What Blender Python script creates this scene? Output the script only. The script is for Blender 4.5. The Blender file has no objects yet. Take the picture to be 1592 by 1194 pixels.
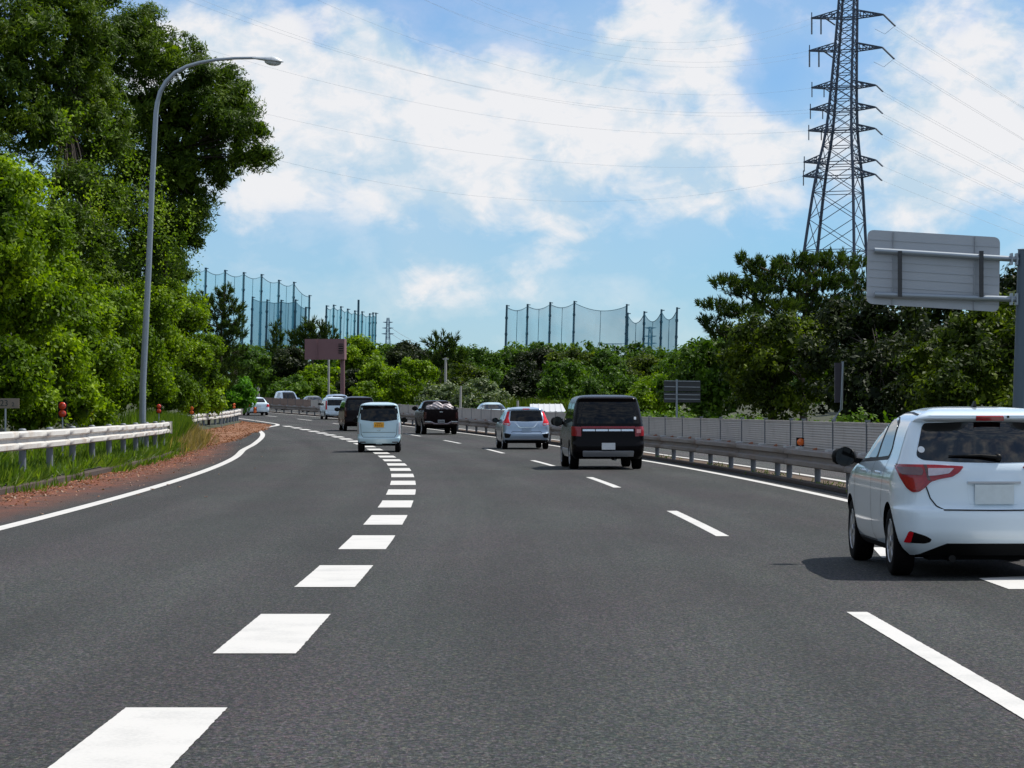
import bpy, bmesh, math, random
import numpy as np
from mathutils import Vector, Matrix, Euler

rnd = random.Random(7)
npr = np.random.default_rng(7)
R_ = math.radians
scene = bpy.context.scene
col = scene.collection

# ------------------------------------------------------------------ camera
F = 4290.0          # focal length in photo pixels (photo is 1592 wide)
EYE = 1.47
cam_d = bpy.data.cameras.new('camera')
cam = bpy.data.objects.new('camera', cam_d); col.objects.link(cam)
cam.location = (0, 0, EYE); cam.rotation_euler = (R_(90), 0, 0)
cam_d.sensor_fit = 'HORIZONTAL'; cam_d.sensor_width = 36.0
cam_d.lens = F / 1592 * 36.0
cam_d.shift_y = 40 / 1592
cam_d.clip_start = 0.5; cam_d.clip_end = 9000
scene.camera = cam

# ------------------------------------------------------------------ sun + sky
SUN_EL, SUN_AZ = 56.0, 62.0      # azimuth clockwise from the viewing direction (+Y)
sun_d = bpy.data.lights.new('sun', 'SUN')
sun_d.energy = 5.0; sun_d.angle = R_(0.53); sun_d.color = (1.0, 0.955, 0.88)
sun = bpy.data.objects.new('sun', sun_d); col.objects.link(sun)
to_sun = Vector((math.cos(R_(SUN_EL)) * math.sin(R_(SUN_AZ)), math.cos(R_(SUN_EL)) * math.cos(R_(SUN_AZ)), math.sin(R_(SUN_EL))))
sun.rotation_euler = to_sun.to_track_quat('Z', 'Y').to_euler()
sun.location = to_sun * 60

scene.view_settings.view_transform = 'Standard'
scene.view_settings.look = 'None'
scene.view_settings.exposure = 0.13
scene.view_settings.gamma = 1.0
scene.render.engine = 'CYCLES'
try:
    scene.cycles.transparent_max_bounces = 24
    scene.cycles.max_bounces = 6
except Exception:
    pass

def px_dir(px, py):
    return Vector(((px - 796) / F, 1.0, (637 - py) / F)).normalized()

def build_world():
    w = bpy.data.worlds.new('World'); scene.world = w; w.use_nodes = True
    nt = w.node_tree; nt.nodes.clear(); N = nt.nodes.new; L = nt.links.new
    out = N('ShaderNodeOutputWorld'); bg = N('ShaderNodeBackground'); L(bg.outputs[0], out.inputs[0])
    bg.inputs[1].default_value = 0.079
    sky = N('ShaderNodeTexSky'); sky.sky_type = 'NISHITA'; sky.sun_disc = False
    sky.sun_elevation = R_(SUN_EL); sky.sun_rotation = R_(SUN_AZ)
    sky.altitude = 300; sky.air_density = 1.0; sky.dust_density = 0.15; sky.ozone_density = 3.0
    tc = N('ShaderNodeTexCoord')
    def math_(op, a, b=None, c=None, clamp=False):
        n = N('ShaderNodeMath'); n.operation = op; n.use_clamp = clamp
        for i, v in enumerate((a, b, c)):
            if v is None: continue
            if isinstance(v, (int, float)): n.inputs[i].default_value = v
            else: L(v, n.inputs[i])
        return n.outputs[0]
    def noise(scale, detail, rough, off, dist=0.0):
        mp = N('ShaderNodeMapping'); L(tc.outputs['Generated'], mp.inputs[0])
        mp.inputs['Scale'].default_value = (1, 1, 1.5); mp.inputs['Location'].default_value = off
        n = N('ShaderNodeTexNoise'); L(mp.outputs[0], n.inputs['Vector'])
        n.inputs['Scale'].default_value = scale; n.inputs['Detail'].default_value = detail
        n.inputs['Roughness'].default_value = rough; n.inputs['Distortion'].default_value = dist
        return n.outputs['Fac']
    # cumulus banks: each a soft lobe (direction, angular radius in photo px, weight)
    lobes = [(330, 70, 95, .5), (300, 210, 70, .35), (400, 190, 75, .5), (470, 110, 70, .45), (430, 290, 80, .45), (500, 200, 90, .4), (350, 140, 80, .4), (620, 320, 90, .3), (545, 60, 75, .5), (600, 130, 95, .6), (690, 190, 110, .6), (640, 260, 120, .3), (780, 110, 70, .45), (830, 180, 90, .45),
             (900, 130, 75, .55), (960, 60, 60, .35), (1040, 50, 70, .55), (1095, 95, 62, .8), (1130, 50, 40, .5), (1000, 210, 90, .5), (1100, 240, 80, .45), (940, 280, 90, .35), (1120, 320, 70, .4), (1050, 330, 70, .3), (645, 440, 48, .62), (700, 445, 50, .35), (790, 440, 50, .22), (895, 375, 45, .5), (860, 330, 50, .3), (740, 330, 60, .25), (960, 465, 30, .25),
             (1230, 20, 50, .4), (1390, 300, 60, .45), (1450, 300, 60, .6), (1350, 210, 60, .3), (1470, 210, 90, .5), (1540, 130, 90, .5), (1570, 240, 100, .6), (1400, 150, 80, .4), (1300, 250, 70, .35), (270, 120, 80, .5), (560, 200, 110, .4), (1180, 230, 70, .35), (760, 230, 120, .35), (1420, 60, 60, .3), (1560, 30, 60, .4), (1230, 220, 60, .3), (410, 390, 40, .2), (480, 250, 60, .25), (1250, 300, 50, .2),
             (1208, 128, 40, -.85), (1240, 75, 26, -.4), (700, 15, 85, -.6), (830, 25, 70, -.45), (490, 55, 26, -.5), (1440, 120, 36, -.5), (1330, 80, 40, -.35), (540, 330, 80, -.2), (560, 430, 60, -.3), (1150, 430, 140, -.35), (450, 440, 120, -.3), (830, 480, 140, -.15), (560, 90, 20, -.2), (1530, 330, 60, -.3)]
    acc = None
    nrm = N('ShaderNodeVectorMath'); nrm.operation = 'NORMALIZE'; L(tc.outputs['Generated'], nrm.inputs[0])
    for px, py, rad, wt in lobes:
        d = N('ShaderNodeVectorMath'); d.operation = 'DISTANCE'; L(nrm.outputs[0], d.inputs[0]); d.inputs[1].default_value = px_dir(px, py)
        q = math_('MULTIPLY', d.outputs['Value'], F / rad)
        q = math_('MULTIPLY', q, q)
        q = math_('MULTIPLY', q, -1.0)
        g = math_('EXPONENT', q)
        acc = math_('MULTIPLY_ADD', g, wt, acc if acc is not None else 0.0)
    # away from the modelled banks the same broken cloud cover goes on all round
    d = N('ShaderNodeVectorMath'); d.operation = 'DISTANCE'; L(nrm.outputs[0], d.inputs[0]); d.inputs[1].default_value = px_dir(796, 300)
    q = math_('POWER', math_('MULTIPLY', d.outputs['Value'], F / 1100), 4.0)
    acc = math_('MULTIPLY_ADD', math_('SUBTRACT', 1.0, math_('EXPONENT', math_('MULTIPLY', q, -1.0))), 0.42, acc)
    n1 = noise(21, 9, 0.56, (1.3, .2, .4), .3)
    n1b = noise(21, 4, 0.56, (1.318, .2, .428), .3)
    n2 = noise(8, 3, 0.5, (4.1, 2.2, .9))
    n3 = noise(60, 9, 0.62, (.3, 7.2, .9), .6)
    n3b = noise(60, 5, 0.62, (.306, 7.2, .910), .6)
    dens = math_('MULTIPLY_ADD', math_('SUBTRACT', n1, .5), 1.7, math_('MULTIPLY_ADD', acc, 0.68, -0.12))
    dens = math_('MULTIPLY_ADD', math_('SUBTRACT', n2, .5), 0.5, dens)
    dens = math_('MULTIPLY_ADD', math_('SUBTRACT', n3, .5), 0.40, dens)
    rmp = N('ShaderNodeMapRange'); rmp.interpolation_type = 'SMOOTHSTEP'; L(dens, rmp.inputs[0])
    rmp.inputs[1].default_value = -0.24; rmp.inputs[2].default_value = 0.50; rmp.inputs[3].default_value = 0.0; rmp.inputs[4].default_value = 0.96
    veil = N('ShaderNodeMapRange'); L(math_('ADD', n2, math_('MULTIPLY', acc, .25)), veil.inputs[0]); veil.inputs[1].default_value = .3; veil.inputs[2].default_value = .8; veil.inputs[3].default_value = .05; veil.inputs[4].default_value = .5
    cover = math_('MAXIMUM', rmp.outputs[0], veil.outputs[0])
    # lit tops and soft bluish-grey bases of the clouds
    relief = math_('MULTIPLY_ADD', math_('SUBTRACT', n1, n1b), 2.6, math_('MULTIPLY', math_('SUBTRACT', n3, n3b), 1.5))
    shade = N('ShaderNodeMapRange'); L(math_('MULTIPLY_ADD', dens, .55, math_('ADD', relief, .28)), shade.inputs[0])
    shade.inputs[1].default_value = .0; shade.inputs[2].default_value = 0.85; shade.inputs[3].default_value = 0.0; shade.inputs[4].default_value = 1.0
    cc = N('ShaderNodeMix'); cc.data_type = 'RGBA'; L(shade.outputs[0], cc.inputs[0])
    cc.inputs[6].default_value = (6.2, 8.0, 9.5, 1); cc.inputs[7].default_value = (10.3, 10.25, 10.4, 1)
    # clear sky: the Nishita sky, pulled a little towards the photograph's cyan blue
    tint = N('ShaderNodeMix'); tint.data_type = 'RGBA'; tint.blend_type = 'MULTIPLY'; tint.inputs[0].default_value = 1.0
    L(sky.outputs[0], tint.inputs[6]); tint.inputs[7].default_value = SKY_TINT
    mx = N('ShaderNodeMix'); mx.data_type = 'RGBA'; L(cover, mx.inputs[0]); L(tint.outputs[2], mx.inputs[6]); L(cc.outputs[2], mx.inputs[7])
    L(mx.outputs[2], bg.inputs[0])
SKY_TINT = (0.66, 1.0, 1.38, 1)
build_world()

# ------------------------------------------------------------------ helpers
def tag(o, label=None, cat=None, group=None, kind=None):
    if label: o['label'] = label
    if cat: o['category'] = cat
    if group: o['group'] = group
    if kind: o['kind'] = kind
    return o

def empty(name, loc=(0, 0, 0), rz=0.0, label=None, cat=None, group=None):
    o = bpy.data.objects.new(name, None); col.objects.link(o)
    o.empty_display_size = 0.2
    o.location = loc; o.rotation_euler = (0, 0, rz)
    return tag(o, label, cat, group)

def link(name, me, mat=None, parent=None):
    o = bpy.data.objects.new(name, me); col.objects.link(o)
    if mat is not None and len(me.materials) == 0: me.materials.append(mat)
    if parent is not None: o.parent = parent
    return o

def smooth(me, ang=35):
    me.polygons.foreach_set('use_smooth', [True] * len(me.polygons))
    try: me.set_sharp_from_angle(angle=R_(ang))
    except Exception: pass

class MB:
    """collects boxes, tubes, lathes into one mesh"""
    def __init__(s): s.v = []; s.f = []
    def add(s, vs, fs):
        o = len(s.v); s.v += [tuple(p) for p in vs]; s.f += [tuple(i + o for i in f) for f in fs]; return s
    def box(s, c, size, rot=None, bev=0.0):
        hx, hy, hz = size[0] / 2, size[1] / 2, size[2] / 2
        vs = [Vector((x, y, z)) for x in (-hx, hx) for y in (-hy, hy) for z in (-hz, hz)]
        if rot is not None: vs = [rot @ p for p in vs]
        c = Vector(c)
        return s.add([p + c for p in vs], [(0, 1, 3, 2), (4, 6, 7, 5), (0, 4, 5, 1), (2, 3, 7, 6), (0, 2, 6, 4), (1, 5, 7, 3)])
    def tube(s, pts, rad, n=8, cap=True):
        pts = [Vector(p) for p in pts]
        if not isinstance(rad, (list, tuple)): rad = [rad] * len(pts)
        rings = []; vs = []
        up = Vector((0.13, 0.31, 0.94)).normalized()
        for i, p in enumerate(pts):
            t = (pts[min(i + 1, len(pts) - 1)] - pts[max(i - 1, 0)]).normalized()
            if abs(t.dot(up)) > .95: u = t.cross(Vector((1, 0, 0))).normalized()
            else: u = t.cross(up).normalized()
            w = t.cross(u)
            for k in range(n):
                a = 2 * math.pi * k / n
                vs.append(p + (u * math.cos(a) + w * math.sin(a)) * rad[i])
        fs = []
        for i in range(len(pts) - 1):
            for k in range(n):
                a, b = i * n + k, i * n + (k + 1) % n
                fs.append((a, b, b + n, a + n))
        if cap:
            fs.append(tuple(range(n - 1, -1, -1))); fs.append(tuple((len(pts) - 1) * n + k for k in range(n)))
        return s.add(vs, fs)
    def bar(s, a, b, w, h=None):
        a, b = Vector(a), Vector(b); h = h or w
        t = (b - a); L = t.length
        if L < 1e-6: return s
        q = t.to_track_quat('Y', 'Z').to_matrix()
        return s.box((a + b) / 2, (w, L, h), q)
    def lathe(s, prof, n=24, axis='Z', M=None):
        vs = []
        for r, h in prof:
            for k in range(n):
                a = 2 * math.pi * k / n
                p = Vector((r * math.cos(a), r * math.sin(a), h))
                if axis == 'X': p = Vector((h, r * math.cos(a), r * math.sin(a)))
                vs.append(M @ p if M else p)
        fs = []
        for i in range(len(prof) - 1):
            for k in range(n):
                a, b = i * n + k, i * n + (k + 1) % n
                fs.append((a, b, b + n, a + n))
        return s.add(vs, fs)
    def mesh(s, name, sm=None):
        me = bpy.data.meshes.new(name); me.from_pydata(s.v, [], s.f); me.update()
        if sm is not None: smooth(me, sm)
        return me
    def build(s, name, mat, parent=None, sm=None):
        return link(name, s.mesh(name, sm), mat, parent)

def leaf_mesh(name, C, U, V):
    """diamond leaves: centre C, half length vector U, half width vector V"""
    n = len(C); co = np.empty((n, 4, 3)); co[:, 0] = C - U; co[:, 1] = C + V + U * .1; co[:, 2] = C + U; co[:, 3] = C - V + U * .1
    me = bpy.data.meshes.new(name)
    me.vertices.add(4 * n); me.vertices.foreach_set('co', co.reshape(-1))
    me.loops.add(4 * n); me.loops.foreach_set('vertex_index', np.arange(4 * n, dtype=np.int32))
    me.polygons.add(n); me.polygons.foreach_set('loop_start', np.arange(0, 4 * n, 4, dtype=np.int32)); me.polygons.foreach_set('loop_total', np.full(n, 4, dtype=np.int32))
    me.update(); return me

# ------------------------------------------------------------------ materials
def nodes(m):
    m.use_nodes = True
    nt = m.node_tree; return nt, nt.nodes, nt.links, nt.nodes['Principled BSDF']

def mat(name, rgb, rough=0.5, metal=0.0, var=0.12, scale=6.0, bump=0.0, bscale=40.0, coat=0.0, spec=0.5, stain=None, stain_amt=0.0, stain_scale=3.0):
    m = bpy.data.materials.new(name); nt, N, L, P = nodes(m)
    P.inputs['Roughness'].default_value = rough; P.inputs['Metallic'].default_value = metal
    P.inputs['Specular IOR Level'].default_value = spec
    if coat: P.inputs['Coat Weight'].default_value = coat; P.inputs['Coat Roughness'].default_value = 0.06
    tc = N.new('ShaderNodeTexCoord')
    n = N.new('ShaderNodeTexNoise'); n.inputs['Scale'].default_value = scale; n.inputs['Detail'].default_value = 5
    L.new(tc.outputs['Object'], n.inputs['Vector'])
    mx = N.new('ShaderNodeMix'); mx.data_type = 'RGBA'; L.new(n.outputs['Fac'], mx.inputs[0])
    mx.inputs[6].default_value = tuple(c * (1 - var) for c in rgb) + (1,); mx.inputs[7].default_value = tuple(min(1, c * (1 + var)) for c in rgb) + (1,)
    last = mx.outputs[2]
    if stain:
        n2 = N.new('ShaderNodeTexNoise'); n2.inputs['Scale'].default_value = stain_scale; n2.inputs['Detail'].default_value = 8; n2.inputs['Roughness'].default_value = .65
        L.new(tc.outputs['Object'], n2.inputs['Vector'])
        r = N.new('ShaderNodeMapRange'); L.new(n2.outputs['Fac'], r.inputs[0]); r.inputs[1].default_value = .5; r.inputs[2].default_value = .72; r.inputs[4].default_value = stain_amt
        m2 = N.new('ShaderNodeMix'); m2.data_type = 'RGBA'; L.new(r.outputs[0], m2.inputs[0]); L.new(last, m2.inputs[6]); m2.inputs[7].default_value = stain + (1,)
        last = m2.outputs[2]
    L.new(last, P.inputs['Base Color'])
    if bump:
        b = N.new('ShaderNodeBump'); b.inputs['Strength'].default_value = bump; b.inputs['Distance'].default_value = .02
        nb = N.new('ShaderNodeTexNoise'); nb.inputs['Scale'].default_value = bscale; nb.inputs['Detail'].default_value = 4
        L.new(tc.outputs['Object'], nb.inputs['Vector']); L.new(nb.outputs['Fac'], b.inputs['Height']); L.new(b.outputs[0], P.inputs['Normal'])
    return m

def leaf_mat(name, dark, mid, light, trans=0.35, patch=0.35, rough=0.55, dead=None, patch_scale=.55, spec=.16):
    m = bpy.data.materials.new(name); nt, N, L, P = nodes(m)
    geo = N.new('ShaderNodeNewGeometry')
    tc = N.new('ShaderNodeTexCoord')
    nz = N.new('ShaderNodeTexNoise'); nz.inputs['Scale'].default_value = patch_scale; nz.inputs['Detail'].default_value = 3; L.new(tc.outputs['Object'], nz.inputs['Vector'])
    a = N.new('ShaderNodeMath'); a.operation = 'MULTIPLY_ADD'; L.new(geo.outputs['Random Per Island'], a.inputs[0]); a.inputs[1].default_value = 1 - patch
    b = N.new('ShaderNodeMath'); b.operation = 'MULTIPLY_ADD'; L.new(nz.outputs['Fac'], b.inputs[0]); b.inputs[1].default_value = patch * 2.4; b.inputs[2].default_value = -patch * .7
    L.new(b.outputs[0], a.inputs[2])
    r = N.new('ShaderNodeValToRGB'); L.new(a.outputs[0], r.inputs[0])
    e = r.color_ramp.elements
    e[0].position = .05; e[0].color = dark + (1,); e[1].position = .95; e[1].color = light + (1,)
    k = e.new(.5); k.color = mid + (1,)
    if dead:
        k = e.new(.985); k.color = dead + (1,)
    L.new(r.outputs[0], P.inputs['Base Color'])
    P.inputs['Roughness'].default_value = rough; P.inputs['Specular IOR Level'].default_value = spec
    t = N.new('ShaderNodeBsdfTranslucent'); 
    g = N.new('ShaderNodeMix'); g.data_type = 'RGBA'; g.blend_type = 'MULTIPLY'; g.inputs[0].default_value = 1; L.new(r.outputs[0], g.inputs[6]); g.inputs[7].default_value = (1.5, 1.6, .5, 1)
    L.new(g.outputs[2], t.inputs['Color'])
    mx = N.new('ShaderNodeMixShader'); mx.inputs[0].default_value = trans
    L.new(P.outputs[0], mx.inputs[1]); L.new(t.outputs[0], mx.inputs[2])
    L.new(mx.outputs[0], N['Material Output'].inputs['Surface'])
    return m

def asphalt_mat(name, base, reddish=0.0):
    m = bpy.data.materials.new(name); nt, N, L, P = nodes(m)
    uv = N.new('ShaderNodeUVMap'); uv.uv_map = 'UVMap'
    def mapped(sx, sy):
        mp = N.new('ShaderNodeMapping'); mp.inputs['Scale'].default_value = (sx, sy, 1); L.new(uv.outputs[0], mp.inputs[0]); return mp.outputs[0]
    def nz(vec, scale, det, rough=.5):
        n = N.new('ShaderNodeTexNoise'); n.inputs['Scale'].default_value = scale; n.inputs['Detail'].default_value = det; n.inputs['Roughness'].default_value = rough
        L.new(vec, n.inputs['Vector']); return n.outputs['Fac']
    def ramp(fac, a, b, va, vb):
        r = N.new('ShaderNodeMapRange'); L.new(fac, r.inputs[0]); r.inputs[1].default_value = a; r.inputs[2].default_value = b; r.inputs[3].default_value = va; r.inputs[4].default_value = vb; return r.outputs[0]
    def mul(a, b):
        n = N.new('ShaderNodeMath'); n.operation = 'MULTIPLY'; L.new(a, n.inputs[0]); L.new(b, n.inputs[1]); return n.outputs[0]
    grain = ramp(nz(mapped(1, .42), 50, 3, .8), .32, .68, .1, 2.1)
    vor = N.new('ShaderNodeTexVoronoi'); vor.inputs['Scale'].default_value = 55; L.new(mapped(1, .5), vor.inputs['Vector'])
    sep = N.new('ShaderNodeSeparateColor'); L.new(vor.outputs['Color'], sep.inputs[0])
    chip = ramp(sep.outputs[0], .0, 1.0, .40, 1.65)
    patch = ramp(nz(mapped(.4, .07), 1.0, 5, .6), .3, .7, .66, 1.34)
    streak = ramp(nz(mapped(2.2, .012), 1.0, 4, .6), .3, .7, .86, 1.14)
    f = mul(mul(grain, chip), mul(patch, streak))
    tone = N.new('ShaderNodeMix'); tone.data_type = 'RGBA'; L.new(ramp(nz(mapped(.35, .07), 1.7, 4), .4, .65, 0, 1), tone.inputs[0])
    tone.inputs[6].default_value = (base * .98, base * 1.12, base * 1.05, 1); tone.inputs[7].default_value = (base * 1.04, base * .98, base * 1.02, 1)
    chipc = N.new('ShaderNodeMix'); chipc.data_type = 'RGBA'; chipc.inputs[0].default_value = .18; L.new(tone.outputs[2], chipc.inputs[6])
    cm = N.new('ShaderNodeMix'); cm.data_type = 'RGBA'; cm.blend_type = 'MULTIPLY'; cm.inputs[0].default_value = 1; L.new(vor.outputs['Color'], cm.inputs[6]); cm.inputs[7].default_value = (base * 2, base * 2, base * 2, 1); L.new(cm.outputs[2], chipc.inputs[7])
    # polished, darker wheel tracks along each lane
    su0 = N.new('ShaderNodeSeparateXYZ'); L.new(uv.outputs[0], su0.inputs[0])
    tw = N.new('ShaderNodeMath'); tw.operation = 'MULTIPLY_ADD'; L.new(su0.outputs[0], tw.inputs[0]); tw.inputs[1].default_value = 2 * math.pi / 1.85; tw.inputs[2].default_value = .3
    sn = N.new('ShaderNodeMath'); sn.operation = 'SINE'; L.new(tw.outputs[0], sn.inputs[0])
    track = ramp(sn.outputs[0], -1, 1, .90, 1.10)
    f = mul(f, track)
    # tar seams across the lanes
    sm = N.new('ShaderNodeMath'); sm.operation = 'PINGPONG'; 
    wob = N.new('ShaderNodeMath'); wob.operation = 'MULTIPLY_ADD'; L.new(nz(mapped(1.2, .2), 1.0, 5, .7), wob.inputs[0]); wob.inputs[1].default_value = 1.6; L.new(su0.outputs[1], wob.inputs[2])
    L.new(wob.outputs[0], sm.inputs[0]); sm.inputs[1].default_value = 38.0
    f = mul(f, ramp(sm.outputs[0], 0.10, .16, .45, 1.0))
    mx = N.new('ShaderNodeMix'); mx.data_type = 'RGBA'; mx.blend_type = 'MULTIPLY'; mx.inputs[0].default_value = 1; L.new(chipc.outputs[2], mx.inputs[6]); L.new(f, mx.inputs[7])
    last = mx.outputs[2]
    if reddish:
        # rust-coloured grit blown against the kerb
        su = N.new('ShaderNodeSeparateXYZ'); L.new(uv.outputs[0], su.inputs[0])
        near = ramp(su.outputs[0], -8.9, -10.3, 0.0, 1.3)
        dn = nz(mapped(1.2, .35), 1.3, 8, .7)
        dd = ramp(dn, .30, .56, 0, 1)
        gr = ramp(nz(mapped(1, .6), 30, 4, .8), .38, .58, .45, 1.0)
        am = mul(mul(near, dd), gr)
        m2 = N.new('ShaderNodeMix'); m2.data_type = 'RGBA'; L.new(am, m2.inputs[0]); L.new(last, m2.inputs[6]); m2.inputs[7].default_value = (.19, .062, .032, 1); last = m2.outputs[2]
    L.new(last, P.inputs['Base Color'])
    P.inputs['Roughness'].default_value = .85; P.inputs['Specular IOR Level'].default_value = .26
    b = N.new('ShaderNodeBump'); b.inputs['Strength'].default_value = .55; b.inputs['Distance'].default_value = .01; L.new(f, b.inputs['Height']); L.new(b.outputs[0], P.inputs['Normal'])
    return m

def paint_line_mat(name, v=.78):
    m = bpy.data.materials.new(name); nt, N, L, P = nodes(m)
    tc = N.new('ShaderNodeTexCoord')
    n = N.new('ShaderNodeTexNoise'); n.inputs['Scale'].default_value = 45; n.inputs['Detail'].default_value = 6; n.inputs['Roughness'].default_value = .7; L.new(tc.outputs['Object'], n.inputs['Vector'])
    n2 = N.new('ShaderNodeTexNoise'); n2.inputs['Scale'].default_value = 2.2; n2.inputs['Detail'].default_value = 4; L.new(tc.outputs['Object'], n2.inputs['Vector'])
    ad = N.new('ShaderNodeMath'); ad.operation = 'ADD'; L.new(n.outputs['Fac'], ad.inputs[0]); L.new(n2.outputs['Fac'], ad.inputs[1])
    r = N.new('ShaderNodeMapRange'); L.new(ad.outputs[0], r.inputs[0]); r.inputs[1].default_value = .66; r.inputs[2].default_value = 1.02
    mx = N.new('ShaderNodeMix'); mx.data_type = 'RGBA'; L.new(r.outputs[0], mx.inputs[0]); mx.inputs[6].default_value = (v * .78, v * .77, v * .74, 1); mx.inputs[7].default_value = (v, v * .975, v * .93, 1)
    L.new(mx.outputs[2], P.inputs['Base Color']); P.inputs['Roughness'].default_value = .7
    return m

def car_paint(name, rgb, metallic=0.0, rough=.32):
    m = mat(name, rgb, rough, metallic, var=.02, scale=3, coat=1.0, spec=.5); return m

def net_mat(name, rgb, a):
    m = bpy.data.materials.new(name); nt, N, L, P = nodes(m)
    P.inputs['Base Color'].default_value = rgb + (1,); P.inputs['Roughness'].default_value = .9; P.inputs['Specular IOR Level'].default_value = 0
    tc = N.new('ShaderNodeTexCoord'); n = N.new('ShaderNodeTexNoise'); n.inputs['Scale'].default_value = .12; n.inputs['Detail'].default_value = 4; L.new(tc.outputs['Object'], n.inputs['Vector'])
    r = N.new('ShaderNodeMapRange'); L.new(n.outputs['Fac'], r.inputs[0]); r.inputs[1].default_value = .3; r.inputs[2].default_value = .7; r.inputs[3].default_value = a * .75; r.inputs[4].default_value = a * 1.25
    t = N.new('ShaderNodeBsdfTransparent'); mx = N.new('ShaderNodeMixShader'); L.new(r.outputs[0], mx.inputs[0]); L.new(t.outputs[0], mx.inputs[1]); L.new(P.outputs[0], mx.inputs[2])
    L.new(mx.outputs[0], N['Material Output'].inputs['Surface'])
    return m

M = {}
M['asphalt'] = asphalt_mat('asphalt', .052, .0)
M['asphalt_left'] = asphalt_mat('asphalt_with_grit', .032, 0)
M['asphalt_shoulder'] = asphalt_mat('asphalt_shoulder', .027, 1.0)
M['asphalt_far'] = asphalt_mat('asphalt_opposite', .045)
M['lamp_deep'] = mat('lamp_dark_red', (.26, .004, .010), .2, 0, var=.3, scale=40, coat=.3)
M['line'] = paint_line_mat('road_paint', .53)
M['kerb'] = mat('kerb_concrete', (.055, .038, .030), .95, var=.35, scale=2, bump=.6, stain=(.06, .035, .025), stain_amt=.95, stain_scale=.6)
M['soil'] = mat('soil', (.030, .034, .014), .95, var=.4, scale=1.2, bump=.6, bscale=9, stain=(.045, .06, .02), stain_amt=.9, stain_scale=.7)
M['litter'] = mat('dry_litter', (.19, .085, .04), .95, var=.5, scale=3, bump=.8, bscale=14, stain=(.30, .17, .08), stain_amt=.6, stain_scale=4)
M['median_soil'] = mat('median_dirt', (.085, .055, .035), .95, var=.4, scale=3, bump=.6, bscale=20, stain=(.16, .12, .08), stain_amt=.7, stain_scale=1.5)
M['galv'] = mat('galvanised_steel', (.34, .36, .38), .45, .55, var=.12, scale=3)
M['galv_pole'] = mat('galvanised_pole', (.30, .34, .38), .42, .5, var=.10, scale=2)
M['rail_white'] = mat('white_guard_rail', (.56, .545, .51), .55, 0, var=.10, scale=2.5, stain=(.33, .22, .13), stain_amt=.75, stain_scale=1.1)
M['rail_grey'] = mat('grey_guard_rail', (.21, .185, .17), .7, .0, var=.12, scale=2, stain=(.22, .11, .06), stain_amt=.5, stain_scale=1.3)
M['post_grey'] = mat('guard_rail_post', (.16, .18, .205), .6, .1, var=.12, scale=4)
M['rust'] = mat('rusty_cap', (.25, .09, .045), .85, var=.4, scale=20)
M['cap_white'] = mat('bracket_plate', (.62, .64, .66), .5, .3, var=.1)
M['fence_panel'] = mat('louvre_panel', (.50, .46, .43), .7, .05, var=.10, scale=1.0, stain=(.2, .17, .14), stain_amt=.35, stain_scale=1.2)
M['fence_panel_rust'] = mat('rusty_louvre_panel', (.25, .16, .12), .7, .1, var=.2, scale=1.0)
M['fence_post'] = mat('louvre_post', (.12, .135, .155), .6, .1, var=.1)
M['amber'] = mat('amber_reflector', (.85, .16, .02), .25, var=.1, coat=.6)
M['red_reflector'] = mat('orange_red_reflector', (.66, .05, .015), .25, var=.1, coat=.6)
M['sign_back'] = mat('sign_back_aluminium', (.42, .44, .47), .5, .45, var=.07, scale=1.5)
M['sign_dark'] = mat('sign_back_dark', (.05, .052, .055), .6, .1, var=.12, scale=2)
M['sign_brown'] = mat('brown_sign_steel', (.20, .105, .11), .6, .1, var=.07, scale=1)
M['sign_hole'] = mat('vent_black', (.012, .01, .01), .8)
M['plate_grey'] = mat('weathered_marker_plate', (.24, .19, .15), .7, var=.2, scale=8)
M['ink'] = mat('marker_ink', (.03, .05, .05), .7)
M['pylon'] = mat('pylon_steel', (.045, .062, .095), .55, .2, var=.1, scale=.2)
M['insul'] = mat('insulator_porcelain', (.12, .14, .17), .3, var=.1)
M['wire'] = mat('aluminium_wire', (.42, .47, .52), .5, .4)
M['net_pole'] = mat('net_pole_paint', (.030, .085, .12), .6, .1, var=.12, scale=.3)
M['net'] = net_mat('net_mesh', (.16, .40, .52), .42)
M['net2'] = net_mat('net_mesh_dense', (.10, .33, .44), .55)
M['rope'] = mat('net_rope', (.05, .14, .19), .8)
M['concrete_pole'] = mat('concrete_pole', (.42, .40, .37), .9, var=.1)
M['roof_white'] = mat('pale_shed_roof', (.50, .52, .54), .6, .1, var=.08, scale=.8)
M['wall_pale'] = mat('pale_wall', (.45, .43, .40), .9, var=.1)
M['bark'] = mat('bark', (.035, .026, .02), .95, var=.35, scale=5, bump=.8, bscale=12)
M['bark_pine'] = mat('pine_bark', (.06, .045, .036), .95, var=.35, scale=5, bump=.8, bscale=12)
M['leaf_fine'] = leaf_mat('leaf_fine_dark', (.014, .032, .003), (.050, .092, .006), (.145, .210, .010), .32, .45, patch_scale=.8)
M['leaf_vine'] = leaf_mat('leaf_vine', (.022, .052, .002), (.100, .175, .004), (.32, .44, .010), .36, .55, dead=(.30, .24, .03), patch_scale=.6)
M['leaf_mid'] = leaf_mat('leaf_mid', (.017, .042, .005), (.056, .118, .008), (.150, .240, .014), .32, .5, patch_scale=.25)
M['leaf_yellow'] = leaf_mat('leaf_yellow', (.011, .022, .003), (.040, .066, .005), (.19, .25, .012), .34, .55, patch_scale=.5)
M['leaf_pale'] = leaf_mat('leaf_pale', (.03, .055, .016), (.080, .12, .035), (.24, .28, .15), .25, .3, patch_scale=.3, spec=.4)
M['leaf_dark'] = leaf_mat('leaf_dark', (.005, .010, .003), (.012, .022, .004), (.040, .056, .009), .22, .45, patch_scale=.3)
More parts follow.
